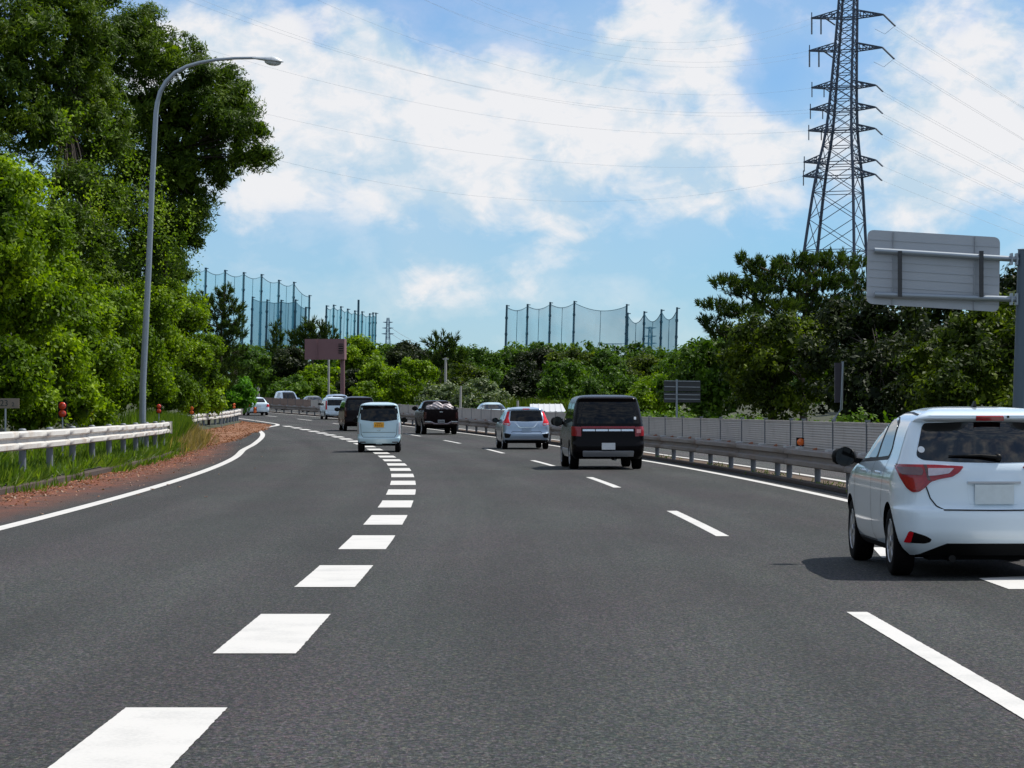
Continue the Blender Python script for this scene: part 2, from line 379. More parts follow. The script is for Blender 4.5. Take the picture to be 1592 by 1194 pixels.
M['needle'] = leaf_mat('pine_needle', (.012, .026, .006), (.030, .058, .010), (.080, .115, .016), .25, .4, patch_scale=.5)
M['bush'] = leaf_mat('leaf_bright_bush', (.03, .10, .006), (.075, .20, .010), (.13, .29, .016), .40, .3)
M['grass'] = leaf_mat('grass_blade', (.035, .080, .008), (.085, .150, .015), (.19, .25, .035), .38, .35)
M['grass_dry'] = leaf_mat('dry_grass', (.13, .11, .05), (.24, .19, .09), (.42, .30, .15), .3, .35)
M['dead_leaf'] = leaf_mat('dead_leaf', (.09, .030, .015), (.23, .085, .04), (.42, .21, .11), .1, .3)
M['tyre'] = mat('tyre_rubber', (.007, .006, .006), .9, spec=.12, var=.2, scale=20)
M['rim'] = mat('alloy_rim', (.42, .43, .45), .35, .8, var=.05)
M['trim'] = mat('black_trim', (.005, .005, .005), .5, var=.1, spec=.2)
M['arch'] = mat('arch_liner', (.003, .003, .003), .95, spec=.05)
M['glass'] = mat('tinted_glass', (.002, .002, .002), .03, 0, var=0, spec=.32)
M['glass_side'] = mat('side_glass', (.008, .010, .012), .03, 0, var=0, spec=.6)
M['lamp_red'] = mat('lamp_red', (.62, .006, .016), .2, 0, var=.2, scale=30, coat=.15, spec=.3)
M['lamp_dark'] = mat('lamp_smoked', (.05, .006, .006), .15, 0, var=.2, coat=1.0)
M['lamp_clear'] = mat('lamp_clear', (.52, .46, .50), .15, .2, var=.25, scale=40, coat=1.0)
M['chrome'] = mat('chrome_strip', (.62, .66, .70), .18, .9, var=.05)
M['silver_trim'] = mat('silver_trim', (.50, .52, .55), .35, .6, var=.05)
M['plate_white'] = mat('number_plate_white', (.72, .74, .74), .5, var=.1, scale=14)
M['plate_smudge'] = mat('number_plate_pale', (.60, .68, .70), .5, var=.12, scale=18)
M['plate_yellow'] = mat('number_plate_yellow', (.85, .42, .02), .5, var=.05)
M['plate_ink'] = mat('number_plate_ink', (.42, .15, .01), .6)
M['sticker'] = mat('sticker', (.75, .77, .78), .5)
M['bag'] = mat('plastic_bag', (.46, .40, .40), .35, var=.25, scale=4, bump=.6, bscale=6)
M['p_white'] = car_paint('white_car_paint', (.72, .84, .92))
M['p_pale'] = car_paint('pale_blue_white_paint', (.52, .70, .76))
M['p_silver'] = car_paint('silver_blue_paint', (.34, .43, .54), .5)
M['p_black'] = mat('black_car_paint', (.004, .003, .004), .25, 0, var=.02, coat=.0, spec=.14)
M['p_dark'] = mat('dark_maroon_black_paint', (.007, .003, .004), .25, 0, var=.02, coat=.0, spec=.14)
M['p_grey'] = car_paint('grey_car_paint', (.12, .13, .14), .3)
M['p_lightblue'] = car_paint('light_blue_paint', (.45, .60, .66), .2)

# ------------------------------------------------------------------ the road's geometry
RAD, S0, X0 = 880.0, 22.0, 2.5
_zs = [(-80, 0), (85, 0), (100, .05), (120, .14), (140, .25), (160, .40), (180, .59), (200, .80), (220, 1.01), (240, 1.23), (260, 1.46), (300, 1.95), (400, 3.2), (700, 7.0)]
def pchip(pts):
    xs = np.array([p[0] for p in pts], float); ys = np.array([p[1] for p in pts], float)
    if len(xs) == 1: return lambda x: float(ys[0])
    h = np.diff(xs); dl = np.diff(ys) / h
    m = np.zeros(len(xs)); m[0] = dl[0]; m[-1] = dl[-1]
    for i in range(1, len(xs) - 1):
        if dl[i - 1] * dl[i] > 0:
            w1 = 2 * h[i] + h[i - 1]; w2 = h[i] + 2 * h[i - 1]
            m[i] = (w1 + w2) / (w1 / dl[i - 1] + w2 / dl[i])
    def f(x):
        if x <= xs[0]: return float(ys[0])
        if x >= xs[-1]: return float(ys[-1])
        i = int(np.searchsorted(xs, x) - 1); t = (x - xs[i]) / h[i]
        return float((2*t**3-3*t*t+1)*ys[i] + (t**3-2*t*t+t)*h[i]*m[i] + (-2*t**3+3*t*t)*ys[i+1] + (t**3-t*t)*h[i]*m[i+1])
    return f
zroad = pchip(_zs)
def heading(s): return max(0.0, (s - S0) / RAD)
def rp(s, e, z=0.0):
    if s <= S0: return Vector((X0 + e, s, zroad(s) + z))
    a = (s - S0) / RAD
    return Vector((X0 - RAD + (RAD + e) * math.cos(a), S0 + (RAD + e) * math.sin(a), zroad(s) + z))
def inv(x, y):
    if y <= S0: return y, x - X0
    cx = X0 - RAD; a = math.atan2(y - S0, x - cx)
    return S0 + RAD * a, math.hypot(x - cx, y - S0) - RAD
def at(px, py, d):           # photo pixel + distance -> world point
    return Vector(((px - 796) / F * d, d, EYE - (py - 637) / F * d))

left_edge = pchip([(-80, -8.75), (95, -8.75), (112, -8.3), (140, -7.2), (155, -6.6), (165, -5.4), (173, -4.2), (178, -3.92), (420, -3.9)])
kerb_e = pchip([(-80, -10.9), (118, -10.9), (135, -10.3), (160, -7.8), (178, -5.8), (200, -5.4), (420, -5.4)])
_pl = pchip([(-60, 16), (-28, 12), (-14, 8.5), (-7, 4.2), (-3.2, .9), (-1.3, .35), (-.16, .14), (0, .12)])
_pr = pchip([(0, -.05), (.8, -.1), (3.5, -1.2), (11, -1.4), (27, 0.0), (70, 3.5), (200, 9)])
def terrain(s, e):
    z = zroad(s); k = kerb_e(s)
    if e < k: return z + _pl(max(-60, e - k))
    if e > 13.4: return z + _pr(min(200, e - 13.4))
    return z - .12
def ground_z(x, y): return terrain(*inv(x, y))

def strip(name, e0, e1, s0, s1, ds, zoff, m, parent=None, ne=1, thick=0.0):
    f0 = e0 if callable(e0) else (lambda s: e0); f1 = e1 if callable(e1) else (lambda s: e1)
    n = max(1, int(round((s1 - s0) / ds))); vs = []; uv = []
    for i in range(n + 1):
        s = s0 + (s1 - s0) * i / n
        for j in range(ne + 1):
            e = f0(s) + (f1(s) - f0(s)) * j / ne
            vs.append(rp(s, e, zoff)); uv.append((e, s))
    fs = [(i*(ne+1)+j, i*(ne+1)+j+1, (i+1)*(ne+1)+j+1, (i+1)*(ne+1)+j) for i in range(n) for j in range(ne)]
    me = bpy.data.meshes.new(name); me.from_pydata(vs, [], fs)
    ul = me.uv_layers.new(name='UVMap')
    for lp in me.loops: ul.data[lp.index].uv = uv[lp.vertex_index]
    return link(name, me, m, parent)

def extrude_path(name, prof, svals, efn, zfn, m, parent=None, closed=False, sm=None):
    """sweep a cross-section (de, dz) along the road"""
    vs = []; k = len(prof)
    for s in svals:
        for de, dz in prof: vs.append(rp(s, efn(s) + de, zfn(s) + dz))
    fs = []
    for i in range(len(svals) - 1):
        for j in range(k if closed else k - 1):
            a, b = i * k + j, i * k + (j + 1) % k
            fs.append((a, b, b + k, a + k))
    if closed: fs += [tuple(range(k - 1, -1, -1)), tuple((len(svals) - 1) * k + j for j in range(k))]
    me = bpy.data.meshes.new(name); me.from_pydata(vs, [], fs)
    bm = bmesh.new(); bm.from_mesh(me); bmesh.ops.recalc_face_normals(bm, faces=bm.faces); bm.to_mesh(me); bm.free()
    if sm: smooth(me, sm)
    return link(name, me, m, parent)

def frange(a, b, d):
    n = max(1, int(round((b - a) / d))); return [a + (b - a) * i / n for i in range(n + 1)]

# ------------------------------------------------------------------ ground, roads, markings
def build_setting():
    vs = [(-3000, -400, -6), (3000, -400, -6), (3000, 6000, -6), (-3000, 6000, -6)]
    me = bpy.data.meshes.new('ground'); me.from_pydata(vs, [], [(0, 1, 2, 3)])
    tag(link('ground', me, M['soil']), kind='structure')
    # terrain left and right of the carriageways
    def sheet(name, es, rel, m):
        ss = frange(-30, 420, 5); vs = []; fs = []
        for s in ss:
            for e in es:
                ee = e + (kerb_e(s) if rel else 0)
                j = (rnd.random() - .5) * .12 if abs(e - es[0]) > 1.5 else 0
                vs.append(rp(s, ee, terrain(s, ee if not rel else ee - 1e-4) - zroad(s) + j))
        k = len(es)
        for i in range(len(ss) - 1):
            for j in range(k - 1): fs.append((i*k+j, i*k+j+1, (i+1)*k+j+1, (i+1)*k+j))
        me = bpy.data.meshes.new(name); me.from_pydata(vs, [], fs); smooth(me, 80)
        return tag(link(name, me, m), kind='structure')
    sheet('bank_terrain', [-.16, -.7, -1.3, -2.2, -3.2, -5, -7, -10, -14, -20, -28, -45], True, M['soil'])
    sheet('verge_terrain', [13.4, 14.2, 16, 17, 20, 24, 32, 40, 55, 83, 120, 200], False, M['soil'])
    road = tag(strip('road', kerb_e, 3.72, -30, 420, 3, 0, M['asphalt_left'], ne=8), kind='structure')
    tag(strip('shoulder', kerb_e, left_edge, -30, 177, 1.5, .0025, M['asphalt_shoulder'], ne=6), kind='structure')
    opp = tag(strip('opposite_road', 4.72, 13.42, -30, 420, 3, -.01, M['asphalt_far'], ne=4), kind='structure')
    # kerbs
    k = extrude_path('kerb', [(0.0, -.1), (0.02, .10), (-.02, .12), (-.16, .12), (-.16, -.1)], frange(-30, 200, 2), kerb_e, lambda s: .0, M['kerb'], closed=True)
    tag(k, kind='structure')
    # median: low kerb either side with dirt between
    md = tag(strip('median', 3.80, 4.66, -30, 420, 3, .02, M['median_soil'], ne=3), kind='structure')
    for e in (3.70, 4.62):
        extrude_path('median_kerb', [(0, -.06), (0, .0), (.1, .0), (.1, -.06)], frange(-30, 420, 3), lambda s, e=e: e, lambda s, e=e: .07 if e < 4 else .026, M['kerb'], md, closed=True)
    # markings
    Z = .005
    jig = lambda e, a=.0014: (lambda s: e + rnd.uniform(-a, a))
    for i in range(12):
        s1 = 20 + 20 * i
        strip('lane_dash', jig(-.075), jig(.075), s1 - 8, s1, .07 if i < 2 else 1.0, Z, M['line'], road)
    i = 0; s1 = 19.8 - 6.22 * 3
    while s1 < 172:
        strip('merge_block', jig(-4.30 if s1 > 15 else -4.40, .0018), jig(-3.80 if s1 > 15 else -3.90, .0018), s1 - 3.2, s1, .07 if s1 < 30 else .8, Z, M['line'], road); s1 += 6.22
    lw = lambda s: .11 * math.sqrt(1 + ((left_edge(s + .5) - left_edge(s - .5))) ** 2 * 40)
    strip('edge_line', lambda s: left_edge(s) - min(.5, lw(s)), lambda s: left_edge(s) + min(.42, lw(s)), -30, 177.1, .75, Z, M['line'], road)
    strip('edge_line', -4.02, -3.80, 177.2, 420, 3, Z, M['line'], road)
    strip('edge_line', 3.10, 3.28, -30, 420, 3, Z, M['line'], road)
    strip('edge_line', 4.90, 5.08, -30, 420, 3, Z, M['line'], opp)
    strip('edge_line', 12.4, 12.58, -30, 420, 3, Z, M['line'], opp)
    for i in range(18):
        strip('lane_dash', 8.6, 8.75, 12 + 20 * i, 20 + 20 * i, 2, Z, M['line'], opp)
    # painted blocks under the white hatchback
    def quad(pts, name):
        me = bpy.data.meshes.new(name); me.from_pydata([(x, y, zroad(y) + Z) for x, y in pts], [], [(0, 1, 2, 3)]); return link(name, me, M['line'], road)
    quad([(3.66, 27.3), (4.75, 27.3), (4.55, 29.4), (3.84, 29.4)], 'lane_marking')
    quad([(4.06, 22.55), (4.95, 22.55), (4.95, 24.6), (4.06, 24.0)], 'lane_marking')
    # rust-coloured litter drift at the nose of the lay-by
    vs = []; fs = []; ss = frange(100, 184, 2); es = [0, .18, .4, .65, .85, 1.0]
    drift = pchip([(100, .0), (108, .8), (125, 1.9), (150, 2.0), (165, 1.6), (178, .9), (184, .2)])
    for s in ss:
        for t in es: vs.append(rp(s, kerb_e(s) - .3 + (drift(s) + .35) * t, .012 + .15 * (1 - t) ** 1.5 + (rnd.random() * .03 if t < 1 else 0)))
    k_ = len(es)
    for i in range(len(ss) - 1):
        for j in range(k_ - 1): fs.append((i*k_+j, i*k_+j+1, (i+1)*k_+j+1, (i+1)*k_+j))
    me = bpy.data.meshes.new('litter_drift'); me.from_pydata(vs, [], fs); smooth(me, 80)
    tag(link('litter_drift', me, M['litter']), 'rust-brown drift of dry leaf litter at the tip of the lay-by', 'leaf litter', kind='stuff')
    C_, U_, V_ = [], [], []
    for i in range(15000):
        s_ = rnd.uniform(100, 184); t = rnd.random() ** 1.3 * 1.12; e_ = kerb_e(s_) - .3 + (drift(s_) + .35) * t
        p = rp(s_, e_, .03 + .15 * max(0, 1 - t) ** 1.5); a = rnd.uniform(0, 6.28); r = rnd.uniform(.014, .042)
        C_.append(tuple(p)); U_.append((math.cos(a) * r, math.sin(a) * r, rnd.gauss(0, .35) * r)); V_.append((-math.sin(a) * r * .6, math.cos(a) * r * .6, rnd.gauss(0, .35) * r))
    for i in range(5200):
        s_ = rnd.uniform(42, 118); e_ = kerb_e(s_) + .02 + abs(rnd.gauss(0, .5)); p = rp(s_, e_, .012); a = rnd.uniform(0, 6.28); r = rnd.uniform(.012, .035)
        C_.append(tuple(p)); U_.append((math.cos(a) * r, math.sin(a) * r, rnd.gauss(0, .25) * r)); V_.append((-math.sin(a) * r * .6, math.cos(a) * r * .6, rnd.gauss(0, .25) * r))
    me = leaf_mesh('fallen_leaves', np.array(C_), np.array(U_), np.array(V_))
    tag(link('fallen_leaves', me, M['dead_leaf']), 'fallen brown leaves strewn along the left kerb and lay-by tip', 'leaf litter', kind='stuff')
    # scattered debris chips on the shoulder
    mb = MB()
    for i in range(500):
        s = rnd.uniform(40, 175); k = kerb_e(s); w = max(.3, left_edge(s) - k)
        e = k + .05 + abs(rnd.gauss(0, .38)) * w
        if e > left_edge(s) - .2: continue
        r = rnd.uniform(.008, .020)
        mb.box(rp(s, e, r * .4 + .004), (r * 2, r * rnd.uniform(1.2, 3), r), Euler((rnd.random(), rnd.random() * .6, rnd.random() * 6)).to_matrix())
    for i in range(26):
        s = rnd.uniform(38, 100)
        r = rnd.uniform(.012, .03)
        mb.box(rp(s, rnd.uniform(-10.5, -7.0), .013), (r * 2, r * 2, .014), Euler((0, 0, rnd.random() * 6)).to_matrix())
    tag(mb.build('shoulder_debris', mat('debris_chip', (.34, .23, .17), .9, var=.7, scale=2)), 'scattered pale and brown debris chips on the left shoulder', 'debris', kind='stuff')
build_setting()

# ------------------------------------------------------------------ guard rails and the louvred fence
# W-beam cross-section, 0.35 m tall, bulging towards +e (flip for the other side)
WB = [(-.05, -.178), (.02, -.170), (.052, -.150), (.058, -.070), (-.018, -.034), (-.022, 0), (-.018, .034), (.058, .070), (.052, .150), (.02, .170), (-.05, .178)]

def post_mesh(r, h, name):
    mb = MB(); mb.lathe([(0, 0), (r, 0), (r, h), (r * 1.12, h), (r * 1.12, h + .02), (r * .8, h + .045), (0, h + .05)], 14)
    return mb.mesh(name, 40)

def left_rail(label, s0, s1, efn, zbase, post_step, m, rail_h):
    root = empty('guard_rail', rp(s0, efn(s0), zbase), 0, label, 'guard rail')
    inv_m = root.matrix_world
    off = Vector(root.location)
    def child(o):
        o.parent = root; o.matrix_parent_inverse = Matrix.Translation(-off); return o
    ss = frange(s0, s1, 4.0)
    for a, b in zip(ss[:-1], ss[1:]):
        sv = frange(a, b + .02, 1.0)
        wob = rnd.uniform(-.012, .012)
        o = extrude_path('beam', WB, sv, efn, lambda s: zbase + rail_h, m, sm=28); o.location.z += wob * .5
        mod = o.modifiers.new('thick', 'SOLIDIFY'); mod.thickness = .008; mod.offset = 0
        child(o)
    pm = post_mesh(.07, rail_h + .175 + .3, 'post')
    for s in frange(s0 + .6, s1 - .9, post_step):
        o = link('post', pm, M['post_grey']); o.location = rp(s, efn(s) - .12, zbase - .3); child(o)
    return root, child

r1, ch1 = left_rail('white guard rail with round posts in front of the green bank, nearest on the left', 20, 90, pchip([(20, -11.15), (60, -11.15), (92, -11.0)]), .14, 4.0, M['rail_white'], .75)
# flat end plate of the near rail
mb = MB(); pe = rp(90.05, -11.0, .14 + .75); mb.box(pe + Vector((.03, .06, 0)), (.16, .03, .40)); mb.box(pe + Vector((.07, .0, 0)), (.02, .30, .34))
ch1(mb.build('end_plate', M['rail_white']))
r2, ch2 = left_rail('short curved white guard rail at the tip of the lay-by', 136, 178, pchip([(136, -10.9), (146, -10.3), (160, -8.4), (178, -6.15)]), .14, 3.0, M['rail_white'], .62)
mb = MB(); pe = rp(178.1, -6.15, .14 + .62); mb.box(pe, (.3, .06, .42)); ch2(mb.build('end_plate', M['rail_white']))

def median_barrier():
    root = empty('median_guard_rail', rp(30, 4.2, .07), 0, 'grey double-sided median guard rail with rusty post caps under the louvred fence', 'guard rail')
    off = Vector(root.location)
    def child(o): o.parent = root; o.matrix_parent_inverse = Matrix.Translation(-off); return o
    h = .47
    WL = [(-a, b) for a, b in WB]
    for side, prof, e in ((-1, WL, 4.04), (1, WB, 4.36)):
        ss = frange(26, 290, 8.0)
        for a, b in zip(ss[:-1], ss[1:]):
            o = extrude_path('beam', prof, frange(a, b + .02, 2), lambda s: e, lambda s: h + .02, M['rail_grey'], sm=28)
            mod = o.modifiers.new('thick', 'SOLIDIFY'); mod.thickness = .008; mod.offset = 0
            child(o)
    pm = post_mesh(.062, .66, 'post')
    cb = MB(); cb.lathe([(0, .0), (.11, 0), (.10, .03), (.05, .055), (0, .06)], 10); cm = cb.mesh('cap', 60)
    bb = MB(); bb.box((0, 0, .015), (.30, .34, .035)); bb.box((0, 0, -.06), (.24, .1, .12)); bk = bb.mesh('bracket')
    ps = [30.8 + 4 * k for k in range(64)]
    ps = [s if s < 61 else s - 2.2 for s in ps]     # one short bay at the joint
    for s in ps:
        o = link('post', pm, M['post_grey']); o.location = rp(s, 4.2, -.02); child(o)
        o = link('post_cap', cm, M['rust']); o.location = rp(s, 4.2, h + .19); child(o)
        o.scale = (rnd.uniform(.8, 1.2), rnd.uniform(.9, 1.5), rnd.uniform(.8, 1.3))
    # louvred glare fence standing on brackets between the two beams
    fr = empty('louvre_fence', rp(30, 4.2, h + .2), 0, 'long grey louvred glare fence standing on the median guard rail', 'fence')
    foff = Vector(fr.location)
    def fchild(o): o.parent = fr; o.matrix_parent_inverse = Matrix.Translation(-foff); return o
    fs_ = [32.7 + 4 * k for k in range(63)]
    fs_ = [s if s < 60 else s - 2.2 for s in fs_]
    zb, zt = .66, 1.245
    pb = MB(); pb.box((0, 0, .31), (.06, .075, .64)); pb.box((0, 0, .65), (.085, .1, .035)); pmesh = pb.mesh('fence_post')
    cache = {}
    for i, s in enumerate(fs_):
        o = link('fence_post', pmesh, M['fence_post']); o.location = rp(s, 4.2, zb - .04); o.rotation_euler.z = heading(s); fchild(o)
        o = link('bracket', bk, M['cap_white']); o.location = rp(s, 4.2, h + .20); o.rotation_euler.z = heading(s); fchild(o)
        if i + 1 < len(fs_):
            a, b = rp(s, 4.2, 0), rp(fs_[i + 1], 4.2, 0); L = round((b - a).length - .085, 2)
            if L not in cache:
                q = MB(); n = 11; hh = zt - zb - .05
                for k in range(n):      # slanting louvre blades
                    z = .03 + hh * (k + .5) / n
                    q.box((0, 0, z), (.030, L, hh / n * .90), Euler((0, R_(16), 0)).to_matrix())
                q.box((0, 0, hh + .03), (.05, L, .03)); q.box((0, 0, .012), (.05, L, .024))
                q.box((.014, 0, hh / 2), (.006, L, hh - .04))
                cache[L] = q.mesh('panel')
            c = (a + b) / 2; c.z += zb
            rust = 222 < s < 268 or (154 < s < 166)
            me = cache[L]
            if rust:
                if ('r', L) not in cache: cache[('r', L)] = me.copy(); cache[('r', L)].materials.clear(); cache[('r', L)].materials.append(M['fence_panel_rust'])
                me = cache[('r', L)]
            o = link('panel', me, M['fence_panel']); o.location = c
            d = b - a; o.rotation_euler = (math.atan2(d.z, math.hypot(d.x, d.y)), 0, math.atan2(-d.x, d.y)); fchild(o)
median_barrier()

# ------------------------------------------------------------------ delineators and small markers
def disc_pair(name, loc, n, rad, label, m, pole, group=None, post_r=.018, z0=0):
    root = empty(name, loc, 0, label, 'delineator', group)
    mb = MB(); mb.tube([(0, 0, -.35), (0, 0, pole)], post_r, 8); mb.build('post', M['galv_pole'], root)
    bp = MB()
    hh = n * 2 * rad + .03
    bp.box((0, .012, pole + hh / 2 - .04), (2 * rad + .03, .02, hh)); bp.build('back_plate', M['trim'], root)
    for k in range(n):
        q = MB(); z = pole + .0 + rad * (2 * k + 1) - .03
        T = Matrix.Translation((0, -.002, z)) @ Matrix.Rotation(R_(90), 4, 'X')
        q.lathe([(rad, 0), (rad, .012), (rad * .8, .03), (rad * .4, .04), (0, .042)], 20, M=T); q.build('reflector', m, root, 50)
    return root
def on_ground(px, d, dz=0):
    x = (px - 796) / F * d; return Vector((x, d, ground_z(x, d) + dz))
def pole_to(px, py_mid, d, n, rad):
    g = on_ground(px, d); zc = EYE - (py_mid - 637) / F * d
    return g, max(.25, zc - g.z - n * rad + .03)
for px, py, d, n, rad, label in [(97, 637, 62, 2, .085, 'post with two stacked orange-red reflectors behind the near left guard rail'),
                                 (247, 635.5, 92, 2, .075, 'post with two small stacked red reflectors at the end of the near left guard rail'),
                                 (298, 638, 118, 2, .085, 'orange double reflector post beside the feathery grass'),
                                 (307, 627, 126, 1, .075, 'single dull brown reflector post in the shade behind the feathery grass'),
                                 (364, 631, 158, 2, .075, 'orange reflector post behind the short curved guard rail'),
                                 (396.5, 637.5, 182, 2, .10, 'orange reflector post just left of the far white saloon')]:
    g, ph = pole_to(px, py, d, n, rad); disc_pair('delineator', g, n, rad, label, M['red_reflector'] if d < 100 else M['amber'], ph)
# amber disc on the median rail
dz = rp(57.6, 4.06, 0); o = disc_pair('delineator', rp(56.6, 4.12, .66), 1, .075, 'single round orange reflector on top of the median guard rail', M['amber'], .10)

# kilometre marker plate on the left
g = on_ground(8, 57); root = empty('kilometre_marker', g, 0, 'brown-grey kilometre marker plate reading 23 2 at the left edge', 'marker sign')
zc = EYE - (627 - 637) / F * 57 - g.z
mb = MB(); mb.tube([(0, .02, -.3), (0, .02, zc - .08)], .02, 8); mb.build('post', M['galv_pole'], root)
mb = MB(); mb.box((-.04, 0, zc), (.66, .02, .205)); mb.build('plate', M['plate_grey'], root)
def text_mesh(txt, size, m, parent, loc, rot=(R_(90), 0, 0)):
    cu = bpy.data.curves.new('txt', 'FONT'); cu.body = txt; cu.size = size; cu.extrude = .002; cu.align_x = 'CENTER'; cu.align_y = 'CENTER'
    t = bpy.data.objects.new('txt', cu); col.objects.link(t)
    me = bpy.data.meshes.new_from_object(t.evaluated_get(bpy.context.evaluated_depsgraph_get()))
    bpy.data.objects.remove(t); bpy.data.curves.remove(cu)
    me.materials.clear(); o = link('lettering', me, m, parent); o.location = loc; o.rotation_euler = rot; return o
text_mesh('23', .175, M['ink'], root, (-.02, -.014, zc))
text_mesh('2', .115, M['ink'], root, (.165, -.014, zc - .025))
# small marker plate on a post among the bushes, left
g = on_ground(345, 150); root = empty('marker_sign', g, 0, 'small white and grey marker plate on a post behind the curved guard rail', 'marker sign')
zc = EYE - (623 - 637) / F * 150 - g.z
mb = MB(); mb.tube([(0, .03, -.3), (0, .03, zc + .3)], .025, 8); mb.build('post', M['galv_pole'], root)
mb = MB(); mb.box((0, 0, zc - .02), (.42, .02, .17)); mb.build('plate', M['sign_back'], root)
mb = MB(); mb.box((0, 0, zc + .22), (.46, .02, .26)); mb.build('plate', M['trim'], root)
mb = MB(); mb.add([(-.1, -.013, zc + .14), (.12, -.013, zc + .14), (.12, -.013, zc + .24), (.03, -.013, zc + .30)], [(0, 1, 2, 3)]); mb.build('mark', M['plate_white'], root)

# ------------------------------------------------------------------ street lamp
def street_lamp():
    d = 85.0
    g = on_ground(221, d)
    root = empty('street_lamp', g, 0, 'tall grey street lamp with a curved arm beside the green bank on the left', 'street lamp')
    def P(px, py): return at(px, py, d) - g
    pts = [Vector((0, 0, -.3)), P(222, 600), P(226, 520), P(231, 420), P(236, 300), P(240.5, 210), P(242.5, 175)]
    pts += [P(244.5, 160), P(249, 143), P(258, 127), P(272, 113), P(290, 103.5), P(310, 97.5), P(335, 93), P(365, 90.5), P(398, 90)]
    rad = [.105, .10, .095, .09, .083, .078, .075, .073, .07, .066, .062, .058, .055, .05, .045, .042]
    mb = MB(); mb.tube(pts, rad, 14); mb.build('pole', M['galv_pole'], root, 40)
    mb = MB(); mb.lathe([(0, 0), (.22, 0), (.22, .02), (.13, .03), (.125, .5), (.105, .52)], 16); mb.build('base_plate', M['galv_pole'], root, 40)
    # cobra head: flattened tapering shell
    a, b = P(392, 90.5), P(441, 96.5)
    ax = (b - a); L = ax.length; ax.normalize(); up = Vector((0, 1, 0)).cross(ax).normalized(); up = up if up.z > 0 else -up
    side = Vector((0, 1, 0))
    vs = []; n = 14; prof = [(0, .045, .05), (.18, .07, .07), (.4, .12, .10), (.62, .17, .15), (.82, .16, .11), (.94, .10, .05), (1.0, .02, .012)]
    for t, hw, hh in prof:
        c = a + ax * (L * t)
        for k in range(n):
            an = 2 * math.pi * k / n
            y = math.cos(an) * hw; z = math.sin(an) * hh
            if z < 0: z *= .35
            vs.append(c + side * y + up * z)
    fs = [(i*n+k, i*n+(k+1) % n, (i+1)*n+(k+1) % n, (i+1)*n+k) for i in range(len(prof) - 1) for k in range(n)]
    fs += [tuple(range(n)), tuple((len(prof)-1)*n+k for k in range(n))]
    mb = MB(); mb.add(vs, fs); hd = mb.build('lamp_head', mat('lamp_head_paint', (.55, .58, .60), .4, .2), root, 50)
    vs = []; n = 14
    for ph in (0, 25, 50, 72, 90):
        c = a + ax * (L * .66) - up * (.035 + .12 * math.sin(R_(ph)))
        for k in range(n):
            an = 2 * math.pi * k / n
            vs.append(c + side * (.14 * math.cos(an) * math.cos(R_(ph)) * 1.0) + ax * (.27 * math.sin(an) * math.cos(R_(ph))))
    fs = [(i*n+k, i*n+(k+1) % n, (i+1)*n+(k+1) % n, (i+1)*n+k) for i in range(4) for k in range(n)]
    mb = MB(); mb.add(vs, fs); mb.build('lens', mat('lamp_lens', (.50, .53, .54), .15, 0, var=.1, coat=1), hd, 60)
street_lamp()

# ------------------------------------------------------------------ signs
def overhead_sign():
    d = 81.0; k = d / F
    g = on_ground(1581, d)
    root = empty('overhead_sign', g, 0, 'back of a large grey road sign hung from a post at the right edge', 'road sign')
    def P(px, py, dy=0): p = at(px, py, d) - g; p.y += dy; return p
    # rounded plate (seen from behind), corners from the photograph
    cs = [P(1349, 357), P(1555, 369), P(1553, 485), P(1347, 472)]
    def rounded(cs, r, n=6):
        out = []
        for i in range(4):
            p0, p, p1 = cs[i - 1], cs[i], cs[(i + 1) % 4]
            u = (p0 - p).normalized() * r; w = (p1 - p).normalized() * r
            for j in range(n + 1):
                t = j / n; out.append(p + u * (1 - t) ** 2 + w * t ** 2)
        return out
    o_ = rounded(cs, .2); n = len(o_)
    mb = MB(); mb.add([p for p in o_] + [p + Vector((0, .025, 0)) for p in o_], [tuple(range(n)), tuple(range(2*n-1, n-1, -1))] + [(i, i + n, (i+1) % n + n, (i+1) % n) for i in range(n)])
    pl = mb.build('plate', M['sign_back'], root)
    for f in (.13, .27, .42, .53, .64, .76, .9):       # horizontal seams/ribs on the back of the sheet
        a = cs[0].lerp(cs[3], f); b = cs[1].lerp(cs[2], f)
        q = MB(); q.bar(a + Vector((.03, -.012, 0)), b + Vector((-.03, -.012, 0)), .018, .014); q.build('seam', M['sign_back'], pl)
    for fx in (.195, .81):
        a = cs[0].lerp(cs[1], fx); b = cs[3].lerp(cs[2], fx)
        q = MB(); q.bar(a + Vector((0, -.02, -.02)), b + Vector((0, -.02, .02)), .09, .03); q.build('rail', M['galv'], root)
        t0 = P(1357 + (1580 - 1357) * (fx * .92), 391, -.28); t1 = P(1357 + (1580 - 1357) * (fx * .92), 462, -.28)
        q = MB(); q.bar(t0, t1, .12, .07); q.build('strut', M['sign_dark'], root)
    for y0, y1 in ((390, 404), (458, 466)):
        q = MB(); q.tube([P(1358, y0, -.2), P(1584, y1, -.2)], .085, 14); q.build('arm', M['galv_pole'], root, 40)
        q = MB(); c = P(1573, y1 - .5, -.2); 
        for dx in (-.05, .10): q.box(c + Vector((dx, 0, 0)), (.05, .32, .34))
        q.build('flange', M['galv_pole'], root)
    top = P(1590, 389, -.2); bot = Vector((-.05, -.2, -.6))
    q = MB(); q.tube([bot, top], [.19, .175], 18); q.build('post', mat('blue_grey_post', (.09, .125, .16), .5, .1, var=.12, scale=1.5), root, 40)
    q = MB(); q.lathe([(.19, 0), (.19, .02), (0, .04)], 18, M=Matrix.Translation(top)); q.build('post_cap', M['galv_pole'], root)
overhead_sign()

